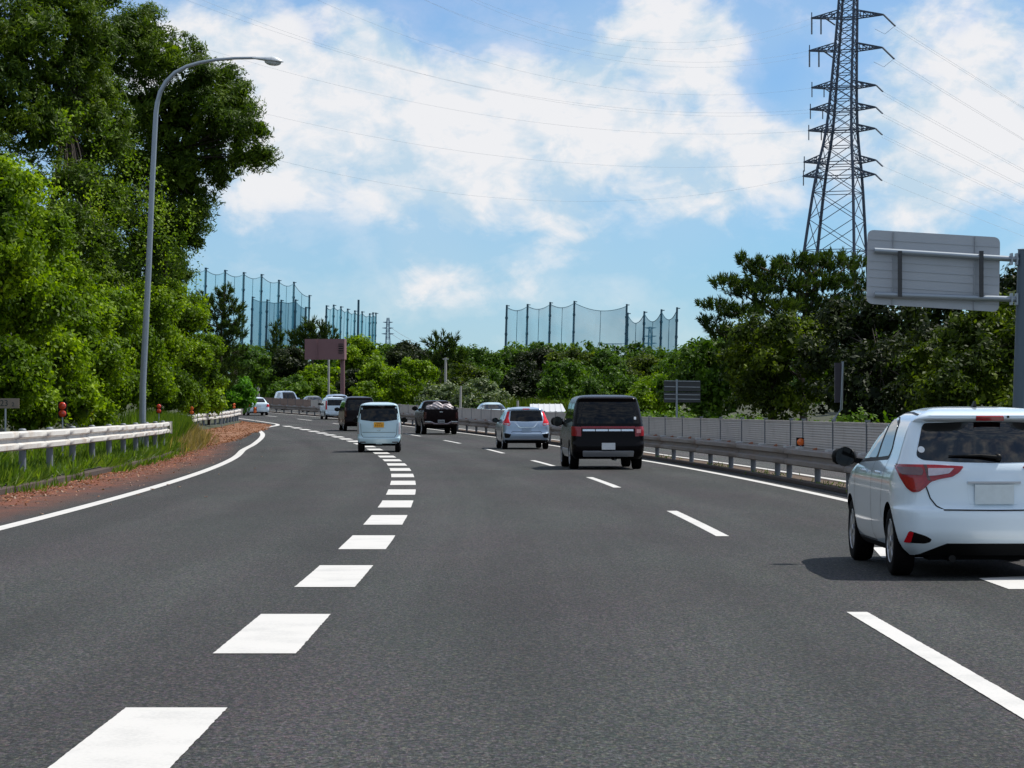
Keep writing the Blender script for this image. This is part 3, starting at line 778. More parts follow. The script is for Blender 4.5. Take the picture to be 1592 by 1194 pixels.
def small_sign():
    d = 138.0; g = on_ground(1052, d)
    root = empty('road_sign', g, 0, 'small dark grey road sign seen from behind, before the right-hand trees', 'road sign')
    def P(px, py, dy=0): p = at(px, py, d) - g; p.y += dy; return p
    for y0, y1 in ((591.5, 608.5), (610, 625.5)):
        a, b = P(1032, y0), P(1089, y1)
        q = MB(); q.box(((a + b) / 2), (abs(b.x - a.x), .03, abs(a.z - b.z))); q.build('plate', M['sign_dark'], root)
    q = MB(); a = P(1052, 590, -.06); q.tube([Vector((0, -.06, -.4)), a], .055, 10); q.build('post', M['galv_pole'], root, 40)
    for py in (592, 601, 613, 620):
        a, b = P(1033, py, -.03), P(1088, py + 1, -.03); q = MB(); q.bar(a, b, .03, .04); q.build('rib', M['galv'], root)
small_sign()

def message_board():
    d = 260.0; g = on_ground(532.5, d)
    root = empty('message_board', g, 0, 'brown roadside message board on a single post, seen from behind, above the far trees', 'road sign')
    def P(px, py, dy=0): p = at(px, py, d) - g; p.y += dy; return p
    a, b = P(474, 527), P(538.5, 559)
    rz = Euler((0, 0, R_(-12))).to_matrix()
    c = (a + b) / 2
    q = MB(); q.box(c, (abs(b.x - a.x) * .99, .75, abs(a.z - b.z)), rz); q.build('housing', M['sign_brown'], root)
    q = MB(); cc = P(530.5, 542, -.66); q.box(cc, (.44, .22, .9)); v = q.build('vent', M['sign_hole'], root)
    for k in range(4):
        q = MB(); q.box(cc + Vector((0, -.12, -.34 + .22 * k)), (.46, .06, .07)); q.build('slat', M['sign_brown'], v)
    for px in (493, 511, 524):
        q = MB(); q.box(P(px, 543, -.40), (.05, .07, abs(a.z - b.z) * .98), rz); q.build('seam', M['sign_brown'], root)
    q = MB(); q.tube([Vector((0, .1, -.6)), P(532.5, 556, .1)], .21, 12); q.build('post', M['sign_brown'], root, 40)
message_board()

def lone_post(name, px, py, d, r, label, cat, m, lean=0, arms=()):
    g = on_ground(px, d); root = empty(name, g, 0, label, cat)
    top = at(px + lean, py, d) - g
    q = MB(); q.tube([Vector((0, 0, -.5)), top], [r, r * .75], 10); q.build('pole', m, root, 40)
    for f, w in arms:
        p = top * f; q = MB(); q.box(p, (w, .1, .1)); q.build('cross_arm', m, root)
    return root
lone_post('utility_pole', 511, 545, 285, .13, 'pale concrete pole below the brown message board', 'utility pole', M['concrete_pole'])
lone_post('utility_pole', 692, 556, 235, .13, 'pale concrete pole in front of the spiky pine in the far wood', 'utility pole', M['concrete_pole'], 1, ((.98, .5),))
lone_post('utility_pole', 715, 600, 196, .10, 'short white pole above the dark pickup truck', 'utility pole', M['concrete_pole'], 1.5)
lone_post('utility_pole', 805, 623, 188, .10, 'short white post left of the pale shed roof', 'utility pole', M['concrete_pole'])
lone_post('utility_pole', 402, 548, 330, .14, 'pale pole with cross-arms over the trees left of the message board', 'utility pole', M['concrete_pole'], 0, ((.97, 1.9), (.9, 1.2)))
lone_post('utility_pole', 952, 534, 520, .16, 'far utility pole with cross-arms between the two right-hand nets', 'utility pole', M['net_pole'], 1, ((.985, 4.6), (.965, 3.2)))
# drainpipe-like slim pole in the right-hand trees
g = on_ground(1308, 104); root = empty('slim_pole', g, 0, 'slim dark cabinet pole standing in the shade of the right-hand trees', 'pole')
q = MB(); p0 = at(1296, 652, 104) - g; q.tube([Vector((-.45, 0, -.4)), p0, at(1308, 636, 104) - g, at(1310, 562, 104) - g], .05, 8); q.build('pole', M['galv_pole'], root, 40)
q = MB(); q.box((at(1305, 595, 104) - g) + Vector((0, .15, 0)), (.32, .2, 1.5)); q.build('cabinet', mat('dark_cabinet', (.03, .025, .035), .6), root)

# pale shed behind the barrier
def shed():
    d = 200.0; x = (852 - 796) / F * d; g = Vector((x, d, ground_z(x, d)))
    root = empty('shed', g, 0, 'low shed with a pale grey pitched roof behind the barrier, right of the silver hatchback', 'shed')
    w, dp = 2.6, 3.0
    zt = EYE - (628 - 637) / F * d - g.z; ze = EYE - (640 - 637) / F * d - g.z
    q = MB(); q.box((0, 1.5, (ze - .05) / 2 - .3), (w * .9, dp * .9, ze + .5)); q.build('wall', M['wall_pale'], root)
    mb = MB(); T = .06
    ys = (-.35, 1.5, 3.35); pts = []
    mb.add([(-w/2, ys[0], ze), (w/2, ys[0], ze), (w/2 - .25, ys[1], zt), (-w/2, ys[1], zt), (w/2, ys[2], ze), (-w/2, ys[2], ze),
            (-w/2, ys[0], ze - T), (w/2, ys[0], ze - T), (w/2, ys[2], ze - T), (-w/2, ys[2], ze - T)],
           [(0, 1, 2, 3), (3, 2, 4, 5), (0, 6, 7, 1), (4, 8, 9, 5), (0, 3, 5), (0, 5, 9, 6), (1, 7, 8, 4), (1, 4, 2), (6, 9, 8, 7)])
    rf = mb.build('roof', M['roof_white'], root)
    for k in range(6):
        xx = -w/2 + .2 + k * .42
        q = MB(); q.bar((xx, ys[0], ze + .02), (xx * .95, ys[1], zt + .02), .05, .03); q.build('ridge_batten', M['roof_white'], rf)
shed()

# ------------------------------------------------------------------ pylons and wires
def lattice(name, label, px_c, d, lean, prof, arms, R_turn, top_y, arm_half, leg_r=.10, br_r=.045, m=None, insul=True, arm_ang=-21):
    """prof: (py, half diagonal in px, centre px) from low to high"""
    k = d / F; m = m or M['pylon']
    bz = 0.0
    base = at(prof[0][2], prof[0][0], d)
    root = empty(name, (base.x, d, base.z), 0, label, 'pylon')
    fr = pchip(sorted([(-p[0], p[1]) for p in prof])); fc = pchip(sorted([(-p[0], p[2]) for p in prof]))
    def corner(py, q):
        a = R_(R_turn + 90 * q); r = fr(-py) * k; c = at(fc(-py), py, d) - base
        return Vector((c.x + r * math.cos(a), r * math.sin(a), c.z))
    ys = []; y = prof[0][0]
    while y > top_y:
        ys.append(y); y -= max(10 if k > .08 else 8, fr(-y) * .85)
    ys.append(top_y)
    for q in range(4):
        mb = MB(); mb.tube([corner(y, q) for y in ys], [leg_r * (1.25 - .5 * i / len(ys)) for i in range(len(ys))], 6); mb.build('leg', m, root)
    mb = MB()
    for a, b in zip(ys[:-1], ys[1:]):
        for q in range(4):
            mb.bar(corner(a, q), corner(b, (q + 1) % 4), br_r); mb.bar(corner(a, (q + 1) % 4), corner(b, q), br_r)
    for i, y in enumerate(ys):
        if i % 2 == 0 or y < 290:
            for q in range(4): mb.bar(corner(y, q), corner(y, (q + 1) % 4), br_r * 1.1)
    mb.build('bracing', m, root)
    tips = {}
    aa = R_(arm_ang); ad = Vector((math.cos(aa), math.sin(aa), 0)); an = Vector((-ad.y, ad.x, 0))
    for ai, (py, half) in enumerate(arms):
        rise = half * .21; c = at(fc(-py), py, d) - base; cu = at(fc(-(py - rise)), py - rise, d) - base
        w = fr(-py) * k * .70; mb = MB(); ins = MB()
        for e in (-1, 1): mb.bar(c - ad * w * 1.02 + an * (w * e), c + ad * w * 1.02 + an * (w * e), br_r * 1.3)
        mb.bar(c - ad * w - an * w, c - ad * w + an * w, br_r); mb.bar(c + ad * w - an * w, c + ad * w + an * w, br_r)
        for sd in (-1, 1):
            tip = c + ad * (half * k * sd) + Vector((0, 0, .25)); tips[(ai, sd)] = base + tip
            for e in (-1, 1):
                r0 = c + ad * (w * sd) + an * (w * e); r1 = cu + ad * (w * .9 * sd) + an * (w * .9 * e)
                te = tip + an * (.35 * e)
                mb.bar(r0, te, br_r * 1.7); mb.bar(r1, te, br_r * 1.5)
                for f in (.25, .5, .75):
                    mb.bar(r0.lerp(te, f), r1.lerp(te, f), br_r); mb.bar(r0.lerp(te, f), r1.lerp(te, max(0, f - .25)), br_r)
            for f in (.2, .4, .6, .8, 1):
                a_ = (c + ad * (w * sd) + an * w).lerp(tip + an * .35, f); b_ = (c + ad * (w * sd) - an * w).lerp(tip - an * .35, f); mb.bar(a_, b_, br_r)
            if insul:
                big = ai < 2; L_ = 2.6 if big else 1.5
                dirs = [Vector((.72, .3, -.62))] * 1 if sd > 0 else []
                for t_, dv in enumerate(dirs):
                    for e in (-.3, .3): ins.tube([tip + an * e, tip + an * e + dv * L_], .13 if big else .10, 6)
                    if big:
                        pa, pb = tip + dv * L_, tip + Vector((-1.3, 0, -2.2)); ins.tube([pa, pa.lerp(pb, .5) + Vector((0, 0, -1.0)), pb], .03, 4)
                if sd < 0:
                    for f in (1.0, .74) if big else (1.0, .62): 
                        p = c.lerp(tip, f); ins.tube([p, p + Vector((0, 0, -L_ * .95))], .13 if big else .09, 6)
                    p = c.lerp(tip, .62); ins.tube([p, p + Vector((1.6, 1.0, -.9)) * (1 if big else .6)], .12 if big else .09, 6)
                    mb.bar(tip, tip + Vector((0, 0, .9)), br_r * 1.4)
        arm = mb.build('cross_arm', m, root)
        if insul: ins.build('insulator', M['insul'], arm)
    return root, tips
PY = [(640, 86, 1287), (387, 55.3, 1299), (272, 41, 1304.6), (202, 28, 1309), (135, 23, 1312), (26, 17.7, 1317.5), (-60, 14, 1321), (-110, 4, 1323)]
_, tips = lattice('pylon', 'tall steel lattice pylon with many cross-arms rising behind the right-hand pine', 1299, 420, 0, PY,
                  [(28, 57), (79, 58), (137, 51), (171, 52), (204, 53), (253, 57), (275, 57)], 24, -110, 60, .21, .098)
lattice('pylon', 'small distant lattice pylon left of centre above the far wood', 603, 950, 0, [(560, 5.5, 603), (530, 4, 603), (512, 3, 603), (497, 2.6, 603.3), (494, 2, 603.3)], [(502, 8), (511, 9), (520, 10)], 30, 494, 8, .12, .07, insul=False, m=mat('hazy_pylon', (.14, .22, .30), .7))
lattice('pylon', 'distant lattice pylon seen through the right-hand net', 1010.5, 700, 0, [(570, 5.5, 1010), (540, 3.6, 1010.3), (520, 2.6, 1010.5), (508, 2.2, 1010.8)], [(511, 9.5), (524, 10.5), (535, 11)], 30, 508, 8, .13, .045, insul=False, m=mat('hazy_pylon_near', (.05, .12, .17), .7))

def wire(label, a, b, sag, r=.032, n=48, group=None):
    a, b = Vector(a), Vector(b)
    pts = [a.lerp(b, t / n) + Vector((0, 0, -sag * 4 * (t / n) * (1 - t / n))) for t in range(n + 1)]
    mb = MB(); mb.tube([p - a for p in pts], r, 5); o = mb.build('power_line', M['wire'], None, 60); o.location = a
    tag(o, label, 'power line', group)
ordn = ['topmost', 'second', 'third', 'fourth', 'fifth', 'sixth', 'lowest']
Nz = [119.5, 104.2, 88.6, 71.0, 63.2, 56.0, 58.2]; Sg = [29.0, 22.0, 17.3, 11.6, 10.1, 9.6, 15.2]
for i in range(7):
    t = tips[(i, -1)]
    wire(f'thin overhead wire sagging left from the {ordn[i]} cross-arm of the tall pylon', t, (-80 - 2 * i, 300, Nz[i]), Sg[i], .011)
    t2 = t + Vector((1.2, 2.0, -.2))
    if i in (0, 1, 3): wire(f'twin of the overhead wire sagging left from the {ordn[i]} cross-arm of the tall pylon', t2, (-77 - 2 * i, 304, Nz[i] + 1), Sg[i] * 1.04, .010)
Rz = [10.4, 10.5, 6, 5, 3, 2, 1]; Rs = [-.2, 2.1, 1.5, 1.5, 1.5, 1.2, 1.2]
for i in range(7):
    t = tips[(i, 1)] + Vector((1.6, .7, -1.5)) * (1 if i < 2 else .55)
    wire(f'thin overhead wire running right from the {ordn[i]} cross-arm of the tall pylon', t, (200 + 3 * i, 600, Rz[i]), Rs[i], .016)
    if i < 5: wire(f'twin of the overhead wire running right from the {ordn[i]} cross-arm of the tall pylon', t + Vector((.2, .9, -.35)), (201 + 3 * i, 604, Rz[i] + (3 if i < 2 else 2)), Rs[i] + .6, .015)
for k, (y0, y1) in enumerate(((511, 530), (520, 538))):
    a = at(603 + 7, y0, 950); b = at(700, y1 + 6, 1400)
    wire(f'{("upper", "lower")[k]} faint wire right of the small distant pylon', a, b, 3, .07)

# ------------------------------------------------------------------ driving-range nets
def net(label, d_fn, poles, base_y, sag, m, pr=.16, skip=(), group=None, mid_rope=True):
    """poles: (px top, py top); the base stands base_y px lower, world verticals lean ~1.2 degrees"""
    p0 = at(poles[0][0], base_y, d_fn(0)); root = empty('driving_range_net', p0, 0, label, 'net')
    T, B = [], []
    for i, (px, py) in enumerate(poles):
        d = d_fn(i); top = at(px, py, d); bot = at(px - (base_y - py) * .028, base_y, d); bot.z = top.z - (base_y - py) * d / F
        T.append(top); B.append(bot)
        q = MB(); q.tube([bot - p0, top - p0], [pr * 1.15, pr * .85], 8)
        q.box(top - p0 + Vector((.18 * d / 400, 0, -.15)), (.5, .2, .12))
        for f in (.3, .55, .8): q.box(bot.lerp(top, f) - p0, (pr * 2.3, pr * 2.3, .35))
        q.build('pole', M['net_pole'], root)
    for i in range(len(poles) - 1):
        if i in skip: continue
        n, mm = 14, 4; vs = []
        for a in range(n + 1):
            t = a / n
            tp = T[i].lerp(T[i + 1], t) + Vector((0, 0, -.35)) - Vector((0, 0, sag * 4 * t * (1 - t) * (T[i+1] - T[i]).length))
            bt = B[i].lerp(B[i + 1], t)
            for b in range(mm + 1):
                p = bt.lerp(tp, b / mm) - p0; p.y += math.sin(t * 9 + b) * .15; vs.append(p)
        fs = [(a*(mm+1)+b, (a+1)*(mm+1)+b, (a+1)*(mm+1)+b+1, a*(mm+1)+b+1) for a in range(n) for b in range(mm)]
        me = bpy.data.meshes.new('net_panel'); me.from_pydata(vs, [], fs); smooth(me, 80)
        link('net_panel', me, m, root)
        q = MB(); q.tube([vs[a*(mm+1)+mm] for a in range(n + 1)], .055, 4)
        if mid_rope: h = n // 2; q.tube([vs[h*(mm+1)+b] for b in range(mm + 1)], .05, 4)
        q.tube([vs[b] for b in range(mm + 1)], .035, 4)
        q.build('rope', M['rope'], root)
net('tall blue-green driving range net on eight poles behind the left trees', lambda i: 430 + 14 * i, [(262, 408), (290, 411.4), (320, 416), (350, 419.5), (379, 423), (406.7, 426), (433.6, 435), (457, 438), (481, 458.6)], 560, .045, M['net'], .24)
net('lower blue-green net in front of the tall left net', lambda i: 470 - 4 * i, [(392.7, 461), (415.5, 465.5), (437.4, 466), (459.7, 465.4), (475.6, 477)], 560, .05, M['net2'], .2)
net('blue-green driving range net right of the left trees, above the message board', lambda i: 480 + 8 * i, [(507.7, 474.5), (518.8, 473.5), (530, 476), (540.6, 479.7), (551.7, 482.5), (563, 483.8), (574.8, 487), (580, 485.5), (584.4, 486)], 565, .06, M['net2'], .2)
lone_post('net_pole', 555.5, 466, 500, .26, 'single taller dark pole rising among the poles of the net above the message board', 'pole', M['net_pole'], 2)
net('wide pale driving range net on five poles above the middle of the far wood', lambda i: 430 + 5 * i, [(788, 474), (820.3, 472.5), (855.5, 469.5), (893, 467.7), (974.5, 472.7)], 575, .10, M['net'], .19)
net('narrow darker net on four poles at the right end of the far wood', lambda i: 400 - 6 * i, [(976, 486), (1001.8, 483.8), (1028.5, 480.8), (1052.7, 477.7)], 580, .20, M['net2'], .17)

# ------------------------------------------------------------------ vehicles
def round_poly(pts, r, n=4):
    out = []; k = len(pts)
    for i in range(k):
        p0, p, p1 = Vector(pts[i - 1]), Vector(pts[i]), Vector(pts[(i + 1) % k])
        u, w = p0 - p, p1 - p; rr = min(r, u.length * .45, w.length * .45)
        u = u.normalized() * rr; w = w.normalized() * rr
        for j in range(n + 1):
            t = j / n; q = p + u * (1 - t) ** 2 + w * t ** 2; out.append((q.x, q.y))
    return out

class Shell:
    """car body as horizontal slices; x right, y forward from the rear bumper, z up"""
    def __init__(s, rear, front, half, rr=.13, rv=.22, bow=.05, fr=.35, fv=.5, taper=0.0):
        s.r, s.f, s.w = pchip(rear), pchip(front), pchip(half)
        s.rr = pchip(rr) if isinstance(rr, list) else (lambda z: rr); s.rv = pchip(rv) if isinstance(rv, list) else (lambda z: rv)
        s.bow, s.fr, s.fv = bow, fr, fv
        s.zs = sorted(set([p[0] for p in rear] + [p[0] for p in half] + [p[0] for p in front]))
        s.z0, s.z1 = half[0][0], half[-1][0]
    def dims(s, z):
        w = s.w(z); rr = min(s.rr(z), w * .6); r = s.r(z); f = s.f(z)
        rv = min(s.rv(z), (f - r) * .35); fr = min(s.fr, w * .7); fv = min(s.fv, (f - r) * .4)
        b = s.bow * min(1, w / .6)
        v0 = r + b * ((w - rr) / w) ** 2 if w > 1e-4 else r
        u0 = f - b * 1.6 * ((w - fr) / w) ** 2 if w > 1e-4 else f
        return w, rr, rv, r, f, fr, fv, b, v0, u0
    def rear_pt(s, y, z):
        w, rr, rv, r, f, fr, fv, b, v0, u0 = s.dims(z); a = min(abs(y), w)
        if a <= w - rr: v = r + b * (a / w) ** 2
        else: t = (a - (w - rr)) / rr; v = v0 + rv * (1 - math.sqrt(max(0, 1 - t * t)))
        return Vector((math.copysign(a, y), v, z))
    def front_pt(s, y, z):
        w, rr, rv, r, f, fr, fv, b, v0, u0 = s.dims(z); a = min(abs(y), w)
        if a <= w - fr: v = f - 1.6 * b * (a / w) ** 2
        else: t = (a - (w - fr)) / fr; v = u0 - fv * (1 - math.sqrt(max(0, 1 - t * t)))
        return Vector((math.copysign(a, y), v, z))
    def side_pt(s, v, z, sg):
        w, rr, rv, r, f, fr, fv, b, v0, u0 = s.dims(z)
        if v < v0 + rv: t = max(-1, min(1, 1 - (v - v0) / rv)); y = w - rr + rr * math.sqrt(max(0, 1 - min(1, t) ** 2))
        elif v > u0 - fv: t = max(0, min(1, (v - (u0 - fv)) / fv)); y = w - fr + fr * math.sqrt(max(0, 1 - t * t))
        else: y = w
        return Vector((sg * y, v, z))
    def loop(s, z):
        w, rr, rv, r, f, fr, fv, b, v0, u0 = s.dims(z); h = []
        for i in range(7): y = (w - rr) * i / 6; h.append((y, r + b * (y / w) ** 2))
        for i in range(1, 9): t = i / 8 * math.pi / 2; h.append((w - rr + rr * math.sin(t), v0 + rv * (1 - math.cos(t))))
        a, c = v0 + rv, u0 - fv
        for i in range(1, 25): h.append((w, a + (c - a) * i / 24))
        for i in range(1, 8): t = i / 7 * math.pi / 2; h.append((w - fr + fr * math.cos(t), c + fv * math.sin(t)))
        for i in range(1, 6): y = (w - fr) * (1 - i / 5); h.append((y, f - 1.6 * b * (y / w) ** 2))
        L = [(x, y, z) for x, y in h] + [(-x, y, z) for x, y in h[-2:0:-1]]
        return L
    def mesh(s, name, step=.035):
        zs = [s.zs[0]]
        for a, b in zip(s.zs[:-1], s.zs[1:]):
            n = max(1, int(math.ceil((b - a) / step)))
            zs += [a + (b - a) * i / n for i in range(1, n + 1)]
        zs = [z for z in zs if s.z0 <= z <= s.z1]
        vs = []; k = None
        for z in zs:
            L = s.loop(z); k = len(L); vs += L
        fs = [(i*k+j, i*k+(j+1) % k, (i+1)*k+(j+1) % k, (i+1)*k+j) for i in range(len(zs) - 1) for j in range(k)]
        fs += [tuple(range(k - 1, -1, -1)), tuple((len(zs) - 1) * k + j for j in range(k))]
        me = bpy.data.meshes.new(name); me.from_pydata(vs, [], fs)
        bm = bmesh.new(); bm.from_mesh(me); bmesh.ops.recalc_face_normals(bm, faces=bm.faces); bm.to_mesh(me); bm.free()
        return me
    def patch(s, name, poly, face, mat_, parent, off=.005, cell=.07, r=.0, thick=.014, sm=50):
        if r: poly = round_poly(poly, r)
        bm = bmesh.new(); vv = [bm.verts.new((p[0], p[1], 0)) for p in poly]; bm.faces.new(vv)
        for ax in (0, 1):
            lo, hi = min(p[ax] for p in poly), max(p[ax] for p in poly); n = int((hi - lo) / cell)
            for i in range(1, n + 1):
                c = lo + (hi - lo) * i / (n + 1); co = [0, 0, 0]; no = [0, 0, 0]; co[ax] = c; no[ax] = 1
                bmesh.ops.bisect_plane(bm, geom=bm.verts[:] + bm.edges[:] + bm.faces[:], plane_co=co, plane_no=no, dist=1e-5)
        if face == 'rear': fn = lambda a, b: s.rear_pt(a, b)
        elif face == 'front': fn = lambda a, b: s.front_pt(a, b)
        else: sg = 1 if face == 'right' else -1; fn = lambda a, b: s.side_pt(a, b, sg)
        e = .012
        cen = Vector((0, (s.r(s.z0) + s.f(s.z0)) / 2, .7))
        for v in bm.verts:
            a, b = v.co.x, v.co.y
            p = fn(a, b); du = fn(a + e, b) - fn(a - e, b); dv = fn(a, b + e) - fn(a, b - e)
            n = du.cross(dv)
            if n.length < 1e-9: n = (p - cen)
            n.normalize()
            ref = Vector((0, -1, .2)) if face == 'rear' else Vector((0, 1, .3)) if face == 'front' else Vector((1 if face == 'right' else -1, 0, .2))
            if n.dot(ref) < 0: n = -n
            v.co = p + n * off
            v.normal = n
        bmesh.ops.recalc_face_normals(bm, faces=bm.faces)
        ref = Vector((0, -1, .2)) if face == 'rear' else Vector((0, 1, .3)) if face == 'front' else Vector((1 if face == 'right' else -1, 0, .2))
        tot = Vector((0, 0, 0))
        for f in bm.faces: f.normal_update(); tot += f.normal * f.calc_area()
        if tot.dot(ref) < 0: bmesh.ops.reverse_faces(bm, faces=bm.faces)
        # return edge so the panel is a solid lip, not a floating sheet
        be = [ed for ed in bm.edges if ed.is_boundary]
        ex = bmesh.ops.extrude_edge_only(bm, edges=be)
        tn = tot.normalized() if tot.dot(ref) > 0 else -tot.normalized()
        for v in [g for g in ex['geom'] if isinstance(g, bmesh.types.BMVert)]: v.co -= tn * thick
        me = bpy.data.meshes.new(name); bm.to_mesh(me); bm.free(); smooth(me, sm)
        return link(name, me, mat_, parent)
    def seam(s, name, pts, face, mat_, parent, w=.012, off=.003):
        """thin dark gap line along a polyline on the body"""
        fn = (lambda a, b: s.rear_pt(a, b)) if face == 'rear' else (lambda a, b: s.side_pt(a, b, 1 if face == 'right' else -1))
        P = []
        for (a0, b0), (a1, b1) in zip(pts[:-1], pts[1:]):
            n = max(2, int(math.hypot(a1 - a0, b1 - b0) / .04))
            P += [(a0 + (a1 - a0) * i / n, b0 + (b1 - b0) * i / n) for i in range(n)]
        P.append(pts[-1]); mb = MB()
        out = Vector((0, -1, 0)) if face == 'rear' else Vector((1 if face == 'right' else -1, 0, 0))
        vs = []
        for i, (a, b) in enumerate(P):
            a0, b0 = P[max(0, i - 1)]; a1, b1 = P[min(len(P) - 1, i + 1)]
            t = Vector((a1 - a0, b1 - b0)); t.normalize(); nx, ny = -t.y * w / 2, t.x * w / 2
            vs.append(fn(a + nx, b + ny) + out * off); vs.append(fn(a - nx, b - ny) + out * off)
        fs = [(2*i, 2*i+1, 2*i+3, 2*i+2) for i in range(len(P) - 1)]
        mb.add(vs, fs); return mb.build(name, mat_, parent)

_wheel_cache = {}
def wheel(parent, x, y, r, wd, side, style=0):
    key = (r, wd, style)
    if key not in _wheel_cache:
        mb = MB(); h = wd / 2
        mb.lathe([(r * .60, -h * .85), (r * .80, -h), (r * .93, -h * .97), (r * .985, -h * .8), (r, -h * .45), (r, h * .45), (r * .985, h * .8), (r * .93, h * .97), (r * .80, h), (r * .66, h * .97), (r * .64, h * .8), (r * .60, h * .2)], 36, 'X')
        ty = mb.mesh('tyre', 50)
        q = MB()
        q.lathe([(r * .645, h * .93), (r * .62, h * .96), (r * .60, h * .8), (r * .57, h * .45), (0, h * .40)], 36, 'X')
        n = 5 if style == 1 else 7
        for i in range(n):
            a = 2 * math.pi * i / n
            R = Matrix.Rotation(a, 3, 'X')
            vs = []
            for rr, hw, hx in ((r * .10, .030, h * .90), (r * .36, .026, h * .98), (r * .61, .040, h * .90)):
                for sgn in (-1, 1): vs.append(R @ Vector((hx, sgn * hw, rr)))
                for sgn in (-1, 1): vs.append(R @ Vector((hx - .05, sgn * hw * 1.3, rr)))
            fs = []
            for j in range(2):
                o = j * 4; fs += [(o, o + 1, o + 5, o + 4), (o, o + 4, o + 6, o + 2), (o + 1, o + 3, o + 7, o + 5)]
            q.add(vs, fs)
        q.lathe([(r * .15, h * .85), (r * .14, h * .99), (r * .06, h * 1.02), (0, h * 1.02)], 16, 'X')
        rm = q.mesh('rim', 35)
        dk = MB(); dk.lathe([(r * .60, h * .5), (0, h * .36)], 20, 'X'); 
        _wheel_cache[key] = (ty, rm)
    ty, rm = _wheel_cache[key]
    o = link('wheel', ty, M['tyre'], parent); o.location = (x, y, r); o.rotation_euler = (0, 0, 0 if side > 0 else math.pi)
    c = link('rim', rm, M['rim'], o)
    return o

def cut_arches(me, wheels, w, gap=.05, depth=.34):
    """carve wheel arches out of the closed body mesh"""
    tmp = bpy.data.objects.new('tmp_body', me); col.objects.link(tmp)
    mb = MB()
    for sg in (-1, 1):
        for (y, r) in wheels:
            T = Matrix.Translation((sg * (w - depth / 2 + .06), y, r))
            n = 32; R = r + gap; d = (depth + .12) / 2; vs = []
            for x in (-d, d):
                for k in range(n):
                    a = 2 * math.pi * k / n; vs.append(T @ Vector((x, R * math.cos(a), R * math.sin(a))))
            fs = [(k, (k + 1) % n, n + (k + 1) % n, n + k) for k in range(n)] + [tuple(range(n - 1, -1, -1)), tuple(n + k for k in range(n))]
            mb.add(vs, fs)
    cm = mb.mesh('tmp_cut'); bm = bmesh.new(); bm.from_mesh(cm); bmesh.ops.recalc_face_normals(bm, faces=bm.faces); bm.to_mesh(cm); bm.free()
    cut = bpy.data.objects.new('tmp_cut', cm); col.objects.link(cut)
    mod = tmp.modifiers.new('b', 'BOOLEAN'); mod.object = cut; mod.operation = 'DIFFERENCE'; mod.solver = 'EXACT'
    dg = bpy.context.evaluated_depsgraph_get(); out = bpy.data.meshes.new_from_object(tmp.evaluated_get(dg))
    bpy.data.objects.remove(tmp); bpy.data.objects.remove(cut); bpy.data.meshes.remove(cm)
    return out

def mirror_part(root, x, y, z, sg, m, sc=1.0):
    vs = []; n = 12; prof = [(-.07, .35), (-.055, .8), (-.02, 1.0), (.04, .95), (.09, .6), (.11, .15)]
    for v, k in prof:
        for j in range(n):
            a = 2 * math.pi * j / n; ca, sa = math.cos(a), math.sin(a)
            ca = math.copysign(abs(ca) ** .7, ca); sa = math.copysign(abs(sa) ** .7, sa)
            vs.append((x + sg * .115 * sc + ca * .115 * k * sc, y + v * sc, z + sa * .078 * k * sc))
    fs = [(i*n+j, i*n+(j+1) % n, (i+1)*n+(j+1) % n, (i+1)*n+j) for i in range(len(prof) - 1) for j in range(n)] + [tuple(range(n - 1, -1, -1)), tuple((len(prof)-1)*n+j for j in range(n))]
    mb = MB(); mb.add(vs, fs); mb.bar((x - sg * .08, y + .02, z - .05), (x + sg * .05, y + .02, z - .03), .07, .05)
    o = mb.build('mirror', m, root, 60)
    q = MB(); q.lathe([(.0, 0), (.085 * sc, 0), (.09 * sc, .004)], 16, M=Matrix.Translation((x + sg * .115 * sc, y - .073 * sc, z)) @ Matrix.Rotation(R_(90), 4, 'X')); q.build('mirror_glass', M['glass'], o)
    return o

def car_root(name, label, cat, px, d, yaw=None, e=None, s=None, flip=False):
    if s is None:
        x = (px - 796) / F * d; sd, ee = inv(x, d); z = zroad(sd); loc = Vector((x, d, z))
    else: loc = rp(s, e); sd = s
    slope = (zroad(sd + 3) - zroad(sd)) / 3
    hz = heading(sd) if yaw is None else yaw
    root = empty(name, loc, 0, label, cat)
    root.rotation_euler = (math.atan(slope) * (-1 if flip else 1), 0, hz + (math.pi if flip else 0))
    return root

def plate(sh, root, y, z, m, w=.33, h=.165, ink=None, off=.02):
    p = sh.rear_pt(y, z); mb = MB(); mb.box((y, p.y - off, z), (w, .012, h)); o = mb.build('number_plate', m, root)
    if ink:
        q = MB()
        for k in range(4): q.box((y - w * .30 + k * w * .2, p.y - off - .007, z - h * .12), (w * .12, .003, h * .42))
        q.box((y, p.y - off - .007, z + h * .3), (w * .5, .003, h * .16)); q.build('lettering', ink, o)
    return o

def finish_body(root, sh, wheels, wmax, paint, gap=.05, cell=.035, arches=True):
    me = sh.mesh('body', cell)
    if arches: me = cut_arches(me, wheels, wmax, gap)
    me.materials.clear(); me.materials.append(paint); me.materials.append(M['arch'])
    for p in me.polygons:
        c = p.center
        for (y, r) in wheels:
            dd = math.hypot(c.y - y, c.z - r)
            if dd < r + gap + .004 and abs(p.normal.x) < .6 and dd > r * .6: p.material_index = 1
            if dd < r + gap - .002 and abs(c.x) < wmax - .12: p.material_index = 1
        if c.z < sh.z0 + .004: p.material_index = 1
    smooth(me, 38)
    return link('body', me, None, root)

